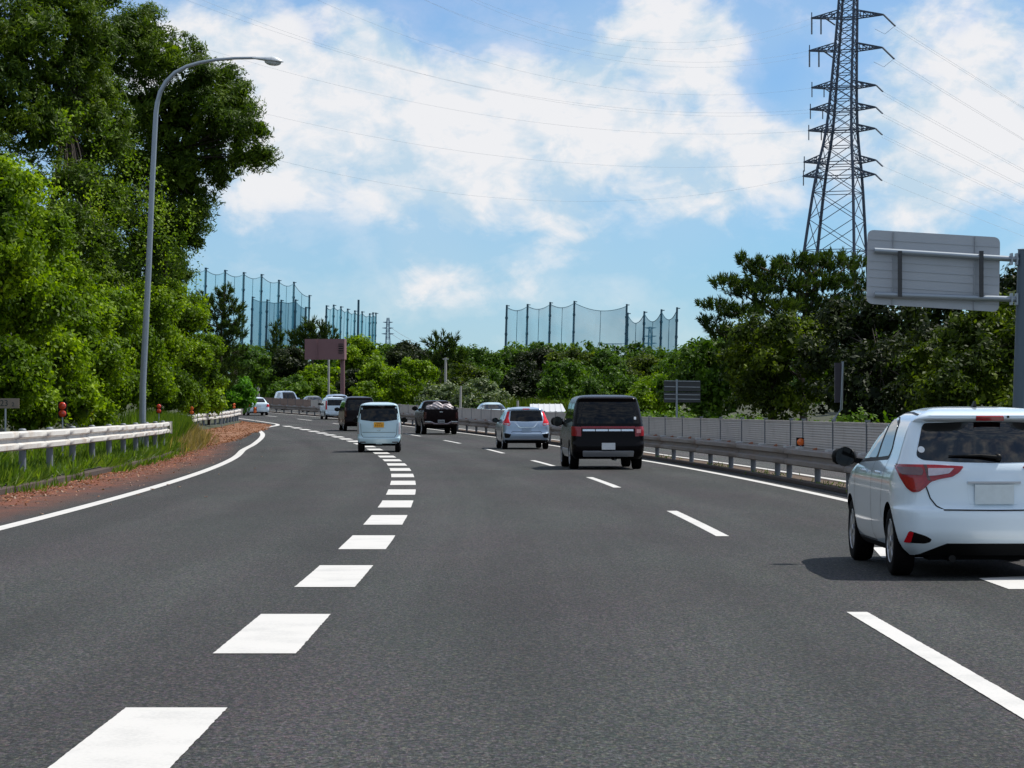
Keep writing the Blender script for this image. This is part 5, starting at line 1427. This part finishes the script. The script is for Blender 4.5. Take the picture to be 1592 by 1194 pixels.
# oncoming traffic: only roofs show above the fence
def oncoming(name, label, px, d, paint, H, e_hint=None, van=False):
    root = car_root(name, label, 'car', px, d, flip=True)
    # origin is the rear bumper, so shift forward (the car faces us)
    L = 4.3 if not van else 4.5; w = .84
    if van:
        rear = [(.24, .1), (.5, 0), (1.0, .06), (H - .15, .2), (H - .05, .4), (H, .9)]
        front = [(.24, L - .1), (.5, L), (.85, L - .1), (1.0, L - .7), (1.2, L - 1.0), (H - .12, L - 1.75), (H, L - 2.2)]
        half = [(.24, .78), (.5, w), (1.0, w), (H - .3, .74), (H - .12, .67), (H - .04, .52), (H, .3)]
    else:
        rear = [(.22, .1), (.5, 0), (.9, .08), (1.0, .3), (H - .12, .9), (H - .04, 1.3), (H, 1.7)]
        front = [(.22, L - .1), (.5, L), (.78, L - .1), (.95, L - .95), (1.0, L - 1.15), (H - .12, L - 1.95), (H, L - 2.3)]
        half = [(.22, .76), (.5, w), (.9, .82), (1.0, .77), (H - .2, .65), (H - .08, .55), (H - .02, .42), (H, .25)]
    W = [(.8, .31), (L - .85, .31)]
    zt = H - .14
    simple_car(root, rear, front, half, paint, W, [(-.55, 1.05), (.55, 1.05), (.48, zt), (-.48, zt)], .73,
        side_glass=[[(1.3, 1.05), (2.0, 1.04), (2.0, zt), (1.5, zt - .02)], [(2.08, 1.04), (L - 1.45, 1.03), (L - 1.9, zt - .05), (2.08, zt)]], mirrors=(L - 1.4, 1.05, 1.05, paint),
        wind=[(-.64, 1.04), (.64, 1.04), (.53, zt + .01), (-.53, zt + .01)],
        lamps=[('tail_lamp', [(.6, .7), (.8, .7), (.8, .9), (.62, .9)], M['lamp_red'])], cell=.07)
oncoming('oncoming_car', 'light blue oncoming car, its roof showing above the fence left of the silver hatchback', 757.5, 171, M['p_lightblue'], 1.45)
oncoming('oncoming_van', 'white oncoming van showing above the far end of the fence, left', 439, 262, M['p_white'], 1.78, van=True)
oncoming('oncoming_car', 'dark grey oncoming car barely showing above the rusty fence panels', 481, 247, M['p_grey'], 1.42)
oncoming('oncoming_van', 'silver oncoming van with its roof just behind the small white minivan', 518.5, 230, M['p_silver'], 1.66, van=True)

# ------------------------------------------------------------------ vegetation
def unit(a): return a / np.maximum(np.linalg.norm(a, axis=-1, keepdims=True), 1e-9)
def rdir(n): return unit(npr.normal(size=(n, 3)))

def leaves_from(points, out, size, aspect=.5, bias=.9, droop=0.0, jitter=.28):
    n = len(points)
    nrm = unit(out * bias + rdir(n) * .9 + np.array([0, 0, .35]))
    t = rdir(n) + np.array([0, 0, -droop]); u = unit(np.cross(nrm, t)); u = unit(np.cross(u, nrm)) if droop else u
    v = np.cross(nrm, u)
    s = size * (1 + jitter * npr.normal(size=(n, 1))).clip(.5, 1.5)
    return points, u * s * .5, v * s * .5 * aspect

def billow(lobes, n=5, f=.48, keep=.86):
    """break every lobe into smaller billows so that the crown has hollows"""
    out = []
    for c, rx, ry, rz in lobes:
        out.append((c, rx * keep, ry * keep, rz * keep))
        for i in range(n):
            d = rdir(1)[0]; d[2] = abs(d[2]) * .9 - .25; d[1] = -abs(d[1]) if i % 3 else d[1]; d = unit(d); q = f * rnd.uniform(.6, 1.15)
            out.append(((c[0] + d[0] * rx * .82, c[1] + d[1] * ry * .82, c[2] + d[2] * rz * .82), rx * q, ry * q, rz * q))
    return out

def crown_points(lobes, rc, per, dens=1.0, core=.25, flat=1.0):
    """lobes: list of (centre, rx, ry, rz). Clumps of leaves on the lobe surfaces + some leaves inside."""
    P, O = [], []
    A = [(np.array(c), np.array((rx, ry, rz))) for c, rx, ry, rz in lobes]
    for i, (c, r) in enumerate(A):
        area = 4 * math.pi * ((r[0]*r[1])**1.6/3 + (r[0]*r[2])**1.6/3 + (r[1]*r[2])**1.6/3) ** (1/1.6)
        k = max(6, int(dens * area / (rc * rc * 2.0)))
        d = rdir(k); rad = npr.uniform(.80, 1.08, (k, 1)); cc = c + d * r * rad
        keep = np.ones(k, bool)
        for j, (c2, r2) in enumerate(A):
            if j == i: continue
            q = (((cc - c2) / r2) ** 2).sum(1); keep &= q > .62
        cc, d = cc[keep], d[keep]
        if not len(cc): continue
        m = per; 
        rcs = rc * npr.uniform(.55, 1.3, (len(cc), 1, 1))
        off = rdir(len(cc) * m).reshape(len(cc), m, 3) * (npr.random((len(cc), m, 1)) ** .5) * rcs
        off[..., 2] *= .75
        pts = cc[:, None, :] + off
        o = unit(unit(off) * .55 + d[:, None, :] * .6)
        P.append(pts.reshape(-1, 3)); O.append(o.reshape(-1, 3))
        if core:
            nk = int(len(cc) * m * core); d2 = rdir(nk); P.append(c + d2 * r * npr.uniform(.35, .85, (nk, 1))); O.append(d2)
    return np.concatenate(P), np.concatenate(O)

def limb(mb, a, b, r0, r1, bend=.12, n=5):
    a, b = Vector(a), Vector(b); L = (b - a).length
    w = Vector((rnd.uniform(-1, 1), rnd.uniform(-1, 1), rnd.uniform(-.2, .8))) * L * bend
    pts = [a.lerp(b, t / n) + w * math.sin(math.pi * t / n) for t in range(n + 1)]
    mb.tube(pts, [r0 + (r1 - r0) * t / n for t in range(n + 1)], 6)
    return pts

def broadleaf(name, label, base, lobes, m, leaf=.2, rc=.5, per=40, dens=1.0, core=.25, aspect=.5, trunk_r=.2, bias=.9, cat='tree', droop=0, group=None, bark='bark', fill=1.0, bil=0):
    """base: world point on the ground; lobes in world coordinates"""
    base = Vector(base); root = empty(name, base, 0, label, cat, group)
    if bil: lobes = billow(lobes, bil)
    P, O = crown_points([(np.array(c) - np.array(base), rx, ry, rz) for c, rx, ry, rz in lobes], rc, per, dens, core)
    A = leaves_from(P, O, leaf, aspect, bias, droop)
    if fill:      # broad inner foliage that closes the crown
        Q, QO = [], []
        for c, rx, ry, rz in lobes:
            k = int(fill * rx * rz * 5 / leaf) + 8; d = rdir(k); Q.append(np.array(c) - np.array(base) + d * np.array((rx, ry, rz)) * npr.uniform(.15, .66, (k, 1))); QO.append(d)
        B = leaves_from(np.concatenate(Q), np.concatenate(QO), leaf * 2.1, .8, .3)
        A = tuple(np.concatenate(z) for z in zip(A, B))
    me = leaf_mesh('crown', *A); link('crown', me, M[m], root)
    mb = MB(); cs = [Vector(c) - base for c, *_ in lobes]
    mean = sum(cs, Vector()) / len(cs); fork = Vector((mean.x * .35, mean.y * .35, max(.5, min(c.z for c in cs) * .55)))
    limb(mb, (0, 0, -.4), fork, trunk_r, trunk_r * .7, .06)
    limb(mb, fork, mean, trunk_r * .7, trunk_r * .4, .05)
    for c in cs: limb(mb, mean, mean.lerp(c, .65), trunk_r * .2, trunk_r * .06, .05)
    mb.build('trunk', M[bark], root, 60)
    return root

def L_px(items, d=None, yz=1.0):
    """lobes from (px, py, d, radius px)"""
    out = []
    for it in items:
        px, py, dd, r = it[:4]; c = at(px, py, dd); R = r * dd / F
        out.append((tuple(c), R, R * yz, R * (it[4] if len(it) > 4 else .9)))
    return out

# --- the vine-hung bank on the left
def bank_green():
    it = [(-30, 310, 61, 80), (15, 300, 62, 56), (55, 365, 66, 54), (-20, 400, 60, 80), (90, 435, 71, 52), (30, 470, 63, 75), (125, 495, 76, 52), (70, 560, 68, 62), (150, 560, 82, 54), (15, 585, 61, 60), (110, 620, 74, 45), (175, 490, 89, 46),
          (195, 545, 93, 52), (180, 610, 90, 40), (230, 480, 101, 44), (245, 540, 103, 46), (235, 600, 101, 38), (280, 500, 112, 40), (290, 560, 116, 38), (285, 605, 116, 28), (318, 545, 126, 28), (316, 590, 126, 26), (258, 458, 106, 30), (296, 484, 116, 26), (50, 640, 64, 40), (140, 640, 80, 30), (265, 610, 108, 34), (215, 570, 97, 46), (90, 520, 71, 56), (300, 625, 122, 22)]
    lobes = L_px(it)
    core_l = lobes; lobes = billow(lobes, 9, .34, .94)
    P, O = crown_points(lobes, .34, 62, 1.35, .2)
    hang = []      # hanging strands of leaves
    for px, py, d, n, ln in [(175, 300, 93, 10, 2.6), (190, 250, 93, 8, 2.2), (245, 330, 101, 9, 2.6), (265, 300, 101, 7, 2.0), (110, 290, 88, 6, 2.0), (275, 365, 103, 8, 2.2), (130, 170, 90, 4, 1.2), (230, 280, 99, 9, 2.0)]:
        c = np.array(at(px, py, d))
        for k in range(n):
            q = c + np.array([npr.normal() * .55, npr.normal() * .4 - .6, npr.normal() * .4]); m = 60
            t = npr.random((m, 1)); hang.append(q + np.concatenate([npr.normal(size=(m, 1)) * .13, npr.normal(size=(m, 1)) * .13, -t * ln * npr.uniform(.5, 1.0)], 1))
    hang = np.concatenate(hang)
    P = np.concatenate([P, hang]); O = np.concatenate([O, np.tile(np.array([.5, -.6, .4]), (len(hang), 1)) + rdir(len(hang)) * .4])
    me = leaf_mesh('bank_vines', *leaves_from(P, O, .115, .58, .7, .6))
    tag(link('bank_vines', me, M['leaf_vine']), 'bright green vines and shrubs smothering the steep left bank', 'vines', kind='stuff')
    # broader leaves added inside close the mass; their dark colour paints deep shade
    Q, QO = [], []
    for c, rx, ry, rz in core_l:
        k = 420; d = rdir(k); Q.append(np.array(c) + d * np.array((rx, ry, rz)) * npr.uniform(.1, .80, (k, 1))); QO.append(d)
    Q = np.concatenate(Q); me = leaf_mesh('inner_shade_leaves', *leaves_from(Q, np.concatenate(QO), .34, .8, .4))
    tag(link('inner_shade_leaves', me, M['leaf_fine']), 'dark fill leaves deep inside the left bank, their colour standing in for shade', 'vines', kind='stuff')
bank_green()

# --- big trees on the left bank
def gnd(px, d): x = (px - 796) / F * d; return Vector((x, d, ground_z(x, d)))
broadleaf('broadleaf_tree', 'huge dark fine-leaved tree leaning over the left bank behind the street lamp', gnd(225, 112),
    L_px([(200, 75, 106, 60), (225, 45, 107, 38), (265, 95, 106, 58), (310, 125, 106, 48), (350, 165, 105, 42), (380, 200, 104, 36), (395, 245, 104, 26), (372, 160, 106, 30), (330, 215, 106, 58), (280, 190, 106, 70), (225, 160, 106, 70), (300, 285, 106, 50), (255, 270, 107, 60), (210, 250, 108, 60), (290, 345, 106, 32), (250, 350, 107, 42), (345, 265, 106, 34), (190, 330, 108, 50), (305, 335, 105, 30), (285, 370, 106, 26), (215, 400, 109, 50), (245, 405, 110, 36), (165, 410, 106, 46), (268, 428, 112, 26)]),
    'leaf_fine', leaf=.19, rc=.42, per=80, dens=1.0, core=.15, aspect=.24, trunk_r=.24, fill=2.2, bil=4)
broadleaf('broadleaf_tree', 'dark tree filling the top left corner above the vines', gnd(40, 100),
    L_px([(60, -40, 97, 90), (20, 60, 95, 80), (110, 30, 97, 62), (140, 85, 97, 42), (80, 110, 96, 66), (10, 160, 94, 70), (110, 170, 97, 58), (60, 210, 95, 55), (150, 150, 99, 48), (140, 240, 98, 48), (170, 200, 101, 42), (100, 290, 94, 50), (160, 320, 99, 48), (130, 370, 97, 46), (95, 350, 92, 40), (150, 440, 96, 44), (200, 440, 104, 40), (-40, 220, 93, 70), (145, -10, 99, 40)]),
    'leaf_fine', leaf=.19, rc=.42, per=76, dens=.95, core=.15, aspect=.26, trunk_r=.22, fill=2.2, bil=4)

# --- pines
def pine(name, label, base, top, pads, trunk_r=.22, tuft=.34, per=13, ntuft=1.0, lean=None):
    """pads: list of (centre world, rx, ry, rz) foliage plates; trunk climbs from base to top"""
    base = Vector(base); root = empty(name, base, 0, label, 'tree')
    mb = MB(); T = Vector(top) - base
    pts = limb(mb, (0, 0, -.4), T, trunk_r, trunk_r * .15, .05, 10)
    C, U, V = [], [], []
    for c, rx, ry, rz in pads:
        c = Vector(c) - base
        k = min(range(len(pts)), key=lambda i: abs(pts[i].z - (c.z - .35 * Vector((c.x - pts[i].x, c.y - pts[i].y, 0)).length)) )
        lp = limb(mb, pts[k], c, trunk_r * .30, trunk_r * .08, .08)
        n = max(8, int(ntuft * 13 * (rx * ry + rx * rz) ** 1.0 / (tuft / .34) ** 2))
        for i in range(n):
            d = Vector(rdir(1)[0]); rr = rnd.uniform(.55, 1.05)
            p = c + Vector((d.x * rx * rr, d.y * ry * rr, d.z * rz * rr))
            ax = np.array((d.x * .8, d.y * .8, .9 + .5 * abs(d.z))); ax = unit(ax + npr.normal(size=3) * .25)
            L = tuft * rnd.uniform(.7, 1.3)
            dirs = unit(ax + npr.normal(size=(per, 3)) * .42)
            pos = np.array(p) + ax * npr.uniform(-.5, .55, (per, 1)) * L
            w = unit(np.cross(dirs, rdir(per)))
            C.append(pos + dirs * L * .35); U.append(dirs * L * .5 * npr.uniform(.7, 1.1, (per, 1))); V.append(w * tuft * .065)
            if i % 6 == 0: mb.tube([c.lerp(p, .1), p], [trunk_r * .06, .008], 4, False)
    me = leaf_mesh('crown', np.concatenate(C), np.concatenate(U), np.concatenate(V)); link('crown', me, M['needle'], root)
    mb.build('trunk', M['bark_pine'], root, 60)
    return root

def pads_px(items, dy=.9):
    out = []
    for px, py, d, rx, rz in items:
        k = d / F; out.append((tuple(at(px, py, d)), rx * k, rx * k * dy, rz * k))
    return out
pine('pine_tree', 'spreading dark pine in front of the tall pylon, right', gnd(1255, 145), at(1262, 400, 143),
    pads_px([(1165, 408, 140, 26, 9), (1190, 425, 141, 34, 12), (1235, 410, 143, 40, 13), (1290, 408, 145, 40, 13), (1325, 410, 147, 26, 12), (1130, 440, 139, 30, 8), (1165, 455, 140, 38, 10), (1215, 445, 142, 46, 13), (1275, 440, 144, 48, 16), (1330, 440, 147, 34, 16), (1110, 475, 138, 28, 8), (1150, 487, 139, 38, 9), (1205, 480, 141, 46, 13), (1260, 475, 144, 46, 16), (1320, 475, 147, 44, 17),
             (1112, 512, 138, 26, 6), (1140, 522, 139, 34, 8), (1190, 515, 141, 40, 12), (1240, 510, 144, 46, 16), (1300, 505, 146, 50, 18), (1150, 545, 140, 34, 9), (1105, 498, 138, 20, 5)]), .26, .36, 26, 3.3)
pine('pine_tree', 'upright dark pine at the right end of the left bank, before the tall net', gnd(345, 178), at(350, 446, 176),
    pads_px([(352, 455, 176, 14, 10), (342, 470, 176, 20, 10), (362, 480, 176, 20, 9), (335, 490, 176, 24, 11), (366, 502, 175, 18, 8), (345, 512, 176, 28, 12), (364, 522, 175, 20, 8), (335, 535, 176, 30, 13), (358, 548, 175, 26, 11), (340, 565, 176, 32, 14), (362, 580, 175, 24, 12), (335, 595, 176, 30, 14), (310, 470, 178, 24, 14), (300, 500, 178, 26, 16)]), .2, .38, 24, 3.4)
pine('pine_tree', 'spiky young pine poking above the middle of the far wood', gnd(690, 262), at(686, 518, 262),
    pads_px([(686, 524, 262, 10, 9), (678, 535, 262, 14, 8), (697, 537, 262, 13, 8), (706, 532, 262, 6, 7), (684, 548, 262, 20, 9), (705, 550, 262, 18, 9), (672, 560, 262, 20, 10), (694, 565, 262, 24, 11), (715, 562, 262, 16, 10)]), .22, .62, 22, 3)
pine('pine_tree', 'dark twin-topped pine left of the brown message board', gnd(490, 330), at(481, 497, 330),
    pads_px([(481, 503, 330, 8, 6), (476, 512, 330, 13, 6), (487, 514, 330, 13, 6), (500, 508, 330, 14, 7), (512, 515, 330, 12, 6), (473, 523, 330, 18, 7), (492, 524, 330, 20, 8), (512, 527, 330, 15, 7), (480, 535, 330, 24, 8), (505, 537, 330, 20, 8), (457, 522, 330, 8, 6), (458, 532, 330, 12, 7)]), .22, .7, 22, 3)
pine('cedar_tree', 'dark bluish conifer in front of the lower left net', gnd(430, 345), at(430, 505, 345),
    pads_px([(430, 510, 345, 4, 6), (429, 519, 345, 8, 6), (431, 528, 345, 12, 7), (427, 538, 345, 15, 8), (433, 548, 345, 17, 8)]), .2, .7, 22, 3)

# --- right-hand roadside trees
def mass(rows, **k): return L_px(rows, **k)
broadleaf('broadleaf_tree', 'yellow-green vine-covered tree below the pine, left part of the right-hand trees', gnd(1195, 122), mass([(1180, 520, 122, 40), (1225, 535, 121, 45), (1160, 560, 123, 44), (1205, 580, 121, 52), (1255, 575, 120, 48), (1170, 610, 123, 48), (1230, 625, 121, 48), (1265, 530, 122, 34)]), 'leaf_yellow', .2, .5, 44, 0.8, .1, .5, .2, bil=4, fill=1.6)
broadleaf('broadleaf_tree', 'mid-green bushy tree above the small dark road sign', gnd(1090, 142), mass([(1085, 560, 142, 34), (1115, 545, 143, 30), (1060, 575, 144, 34), (1105, 585, 141, 40), (1075, 605, 142, 36), (1130, 600, 141, 38), (1050, 600, 145, 30), (1110, 630, 141, 34)]), 'leaf_mid', .24, .5, 38, 0.8, .1, .5, .2, bil=4, fill=1.6)
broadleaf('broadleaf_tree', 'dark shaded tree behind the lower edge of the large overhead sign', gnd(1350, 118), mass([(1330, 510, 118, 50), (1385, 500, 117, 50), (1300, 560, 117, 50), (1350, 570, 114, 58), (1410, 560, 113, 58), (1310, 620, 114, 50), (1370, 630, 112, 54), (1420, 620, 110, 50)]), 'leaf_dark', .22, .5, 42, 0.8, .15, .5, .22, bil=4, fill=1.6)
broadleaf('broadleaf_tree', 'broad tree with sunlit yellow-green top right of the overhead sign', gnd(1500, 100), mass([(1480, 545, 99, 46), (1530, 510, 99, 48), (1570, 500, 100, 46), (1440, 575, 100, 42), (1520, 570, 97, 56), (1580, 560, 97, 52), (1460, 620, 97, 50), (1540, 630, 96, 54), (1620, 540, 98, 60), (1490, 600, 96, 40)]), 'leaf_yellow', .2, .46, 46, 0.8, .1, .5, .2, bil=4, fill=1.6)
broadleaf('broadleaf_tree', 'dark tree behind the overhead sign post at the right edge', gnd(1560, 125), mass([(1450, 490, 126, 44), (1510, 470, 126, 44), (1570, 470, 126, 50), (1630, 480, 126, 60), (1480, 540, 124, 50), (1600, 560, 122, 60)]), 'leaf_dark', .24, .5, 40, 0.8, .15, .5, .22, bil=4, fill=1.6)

# --- bright bush by the curved rail
broadleaf('bush', 'bright green rounded bush beside the white saloon at the end of the curved guard rail', gnd(366, 190), mass([(370, 603, 190, 18), (384, 606, 189, 12), (356, 612, 190, 15), (374, 620, 189, 17), (362, 630, 189, 14), (386, 618, 189, 9)]), 'bush', .26, .4, 40, 1.3, .3, .5, .1, cat='bush')
broadleaf('bush', 'green shrub in front of the upright pine, left of the small marker plate', gnd(325, 152), mass([(318, 612, 150, 20), (330, 625, 150, 18), (308, 630, 149, 18), (335, 600, 152, 18)]), 'leaf_vine', .2, .4, 40, 1.2, .3, .55, .1, cat='bush')

# --- the far wood, tree by tree (px, d, top py, half width px, material, label)
far = [
 (392, 300, 545, 26, 'leaf_mid', 'far tree at the left end of the wood, above the white oncoming van'),
 (428, 318, 556, 30, 'leaf_mid', 'round far tree below the bluish conifer'),
 (452, 305, 540, 26, 'leaf_dark', 'dark far tree left of the message board'),
 (452, 285, 585, 34, 'leaf_mid', 'low far shrub tree behind the left end of the fence'),
 (500, 300, 568, 30, 'leaf_vine', 'bright far tree directly below the message board'),
 (558, 320, 522, 34, 'leaf_vine', 'bright green far tree just right of the message board'),
 (552, 275, 575, 24, 'leaf_dark', 'dark far tree beside the message board post'),
 (596, 330, 534, 30, 'leaf_mid', 'far tree below the small distant pylon'),
 (590, 272, 565, 40, 'leaf_vine', 'rounded bright far tree above the pale blue minivan'),
 (630, 310, 531, 24, 'leaf_dark', 'dark far tree left of the spiky pine'),
 (640, 252, 560, 40, 'leaf_vine', 'bright green far tree left of the dark pickup'),
 (655, 290, 545, 34, 'leaf_dark', 'dark shaded far tree behind the concrete pole'),
 (720, 245, 566, 34, 'leaf_yellow', 'olive yellow far tree right of the concrete pole'),
 (740, 300, 538, 36, 'leaf_mid', 'far tree right of the spiky pine on the skyline'),
 (690, 222, 592, 46, 'leaf_pale', 'pale glossy-leaved shrub tree above the dark pickup'),
 (750, 214, 588, 44, 'leaf_pale', 'pale leafy shrub tree above the light blue oncoming car'),
 (790, 305, 542, 38, 'leaf_mid', 'far tree under the left pole of the wide pale net'),
 (765, 262, 570, 36, 'leaf_mid', 'mid-green far tree above the pale shrubs'),
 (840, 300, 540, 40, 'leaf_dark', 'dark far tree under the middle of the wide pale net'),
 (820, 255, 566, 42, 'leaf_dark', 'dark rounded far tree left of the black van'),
 (890, 290, 540, 38, 'leaf_yellow', 'olive brown-topped far tree under the fourth net pole'),
 (880, 245, 563, 44, 'leaf_mid', 'bushy far tree directly above the shed roof'),
 (940, 285, 545, 40, 'leaf_mid', 'far tree under the gap of the wide pale net'),
 (950, 225, 572, 44, 'leaf_mid', 'bushy far tree above the black van'),
 (1000, 265, 550, 36, 'leaf_yellow', 'olive far tree under the narrow darker net'),
 (1015, 205, 580, 40, 'leaf_vine', 'bright far tree left of the small dark road sign'),
 (1045, 250, 556, 30, 'leaf_mid', 'far tree under the right end of the narrow net'),
]
for px, d, ty, hw, m, lab in far:
    items = []; k = 6; rr = hw * .55
    for i in range(k):
        a = 2 * math.pi * i / k + rnd.random(); items.append((px + math.cos(a) * hw * .55 + rnd.uniform(-3, 3), ty + rr * .9 + (1 + math.sin(a)) * hw * .34 + rnd.uniform(-2, 3), d + math.sin(a * 1.7) * 4, rr * rnd.uniform(.75, 1.1), .8))
    items.append((px, ty + rr * .8, d, rr, .8)); items.append((px - hw * .4, ty + hw * 1.3, d - 2, rr * 1.1, .9)); items.append((px + hw * .4, ty + hw * 1.35, d - 2, rr * 1.1, .9)); items.append((px, ty + hw * 1.75, d - 2, rr * 1.2, .9))
    s = d / 270
    broadleaf('broadleaf_tree', lab, gnd(px, d), L_px(items), m, .30 * s, .55 * s, 34, .9, .15, .55, .22, bil=2, fill=1.2, group='trees of the far wood')

# undergrowth and the mass of the wood behind
def undergrowth():
    P, O = [], []
    lob = []
    for s in np.arange(70, 300, 3.2):
        for e, r in ((15.3, 1.0), (17.5, 1.4), (21, 1.8)):
            ss = s + rnd.uniform(-1.5, 1.5); c = rp(ss, e + rnd.uniform(-.6, .6)); c.z = ground_z(c.x, c.y) + rnd.uniform(.1, .7)
            if (c - Vector((2.6, 201, c.z))).length < 6 or (180 < c.y < 204 and 0 < c.x < 5): continue
            q = r * rnd.uniform(.7, 1.3); lob.append((tuple(c), q, q, q * .9))
    for s in np.arange(180, 300, 3):
        ss = s; c = rp(ss, kerb_e(ss) - rnd.uniform(1.5, 4)); c.z = ground_z(c.x, c.y) + .3; q = rnd.uniform(.8, 1.4); lob.append((tuple(c), q, q, q))
    P, O = crown_points(lob, .55, 26, .8, .2)
    me = leaf_mesh('undergrowth', *leaves_from(P, O, .26, .5))
    tag(link('undergrowth', me, M['leaf_mid']), 'low green undergrowth along the far side of the opposite carriageway', 'undergrowth', kind='stuff')
    lob = []
    for px in range(340, 1700, 26):
        d = rnd.uniform(345, 380) if px < 1080 else rnd.uniform(170, 220)
        ty = 552 if px < 1080 else 540
        if px > 1330: ty = 520; d = 150
        for k in range(3):
            lob.append((tuple(at(px + rnd.uniform(-8, 8), ty + rnd.uniform(0, 14) + 30 * k, d + rnd.uniform(-4, 4))), 22 * d / F, 22 * d / F, 20 * d / F))
    P, O = crown_points(lob, .8, 26, .9, .3)
    me = leaf_mesh('far_wood', *leaves_from(P, O, .5, .55))
    tag(link('far_wood', me, M['leaf_mid']), 'dense mass of the wood behind the nearer trees', 'wood', kind='stuff')
    # reed-like yellow-green grass behind the shed
    C, U, V = [], [], []
    for i in range(5200):
        px = rnd.uniform(790, 1000); d = rnd.uniform(204, 216); x = (px - 796) / F * d; z = ground_z(x, d) + .4
        h = rnd.uniform(1.4, 2.6); u = unit(np.array([rnd.gauss(0, .18), rnd.gauss(0, .18), 1.0])); C.append(np.array([x, d, z]) + u * h / 2); U.append(u * h / 2); V.append(unit(np.cross(u, rdir(1)[0])) * .06)
    me = leaf_mesh('reed_bed', np.array(C), np.array(U), np.array(V)); tag(link('reed_bed', me, M['leaf_yellow']), 'yellow-green reeds behind the pale shed roof', 'reeds', kind='stuff')
undergrowth()

# --- roadside grass on the left verge
def verge_grass():
    def blades(n, sfun, efun, hfun, m, name, label, w=.016, lean=.3):
        C, U, V = [], [], []
        for i in range(n):
            s = sfun(); e = kerb_e(s) + efun(); p = rp(s, e); z = terrain(s, e); h = hfun()
            u = unit(np.array([rnd.gauss(.05, lean), rnd.gauss(0, lean), 1.0])); b = np.array([p.x, p.y, z - .03])
            C.append(b + u * h / 2); U.append(u * h / 2); V.append(unit(np.cross(u, rdir(1)[0])) * w * rnd.uniform(.6, 1.5))
        me = leaf_mesh(name, np.array(C), np.array(U), np.array(V)); tag(link(name, me, M[m]), label, 'grass', kind='stuff')
    blades(26000, lambda: rnd.uniform(44, 136), lambda: -.18 - abs(rnd.gauss(0, .9)), lambda: rnd.uniform(.10, .34) * rnd.choice((.5, .8, 1, 1.5)), 'grass', 'verge_grass', 'green grass under and behind the near left guard rail', .018, .5)
    blades(4200, lambda: rnd.choice([50, 53, 58, 66.5, 67, 69, 74, 77, 80, 83, 86, 90, 94, 97, 101]) + rnd.gauss(0, .9), lambda: rnd.gauss(.02, .12), lambda: rnd.uniform(.10, .42), 'grass', 'kerb_grass', 'tufts of grass spilling over the left kerb', lean=.7)
    blades(15000, lambda: rnd.gauss(106, 7), lambda: -.15 - abs(rnd.gauss(0, .8)), lambda: rnd.uniform(.35, 1.2), 'grass', 'feathery_grass', 'tall feathery grass between the two left guard rails', .014, .22)
    blades(7000, lambda: rnd.gauss(112, 7), lambda: rnd.gauss(.0, .30), lambda: rnd.uniform(.25, .8), 'grass_dry', 'dry_grass', 'tan dry grass at the foot of the feathery grass', .015, .4)
    C, U, V = [], [], []
    for i in range(350):
        s = rnd.choice([47, 53, 62, 71, 83]) + rnd.gauss(0, 1.2); e = 4.15 + rnd.gauss(0, .18); p = rp(s, e, .02); h = rnd.uniform(.03, .12)
        u = unit(np.array([rnd.gauss(0, .5), rnd.gauss(0, .5), 1.0])); C.append(np.array(p) + u * h / 2); U.append(u * h / 2); V.append(unit(np.cross(u, rdir(1)[0])) * .01)
    me = leaf_mesh('median_weeds', np.array(C), np.array(U), np.array(V)); tag(link('median_weeds', me, M['grass']), 'small weeds growing in the median under the guard rail', 'weeds', kind='stuff')
verge_grass()
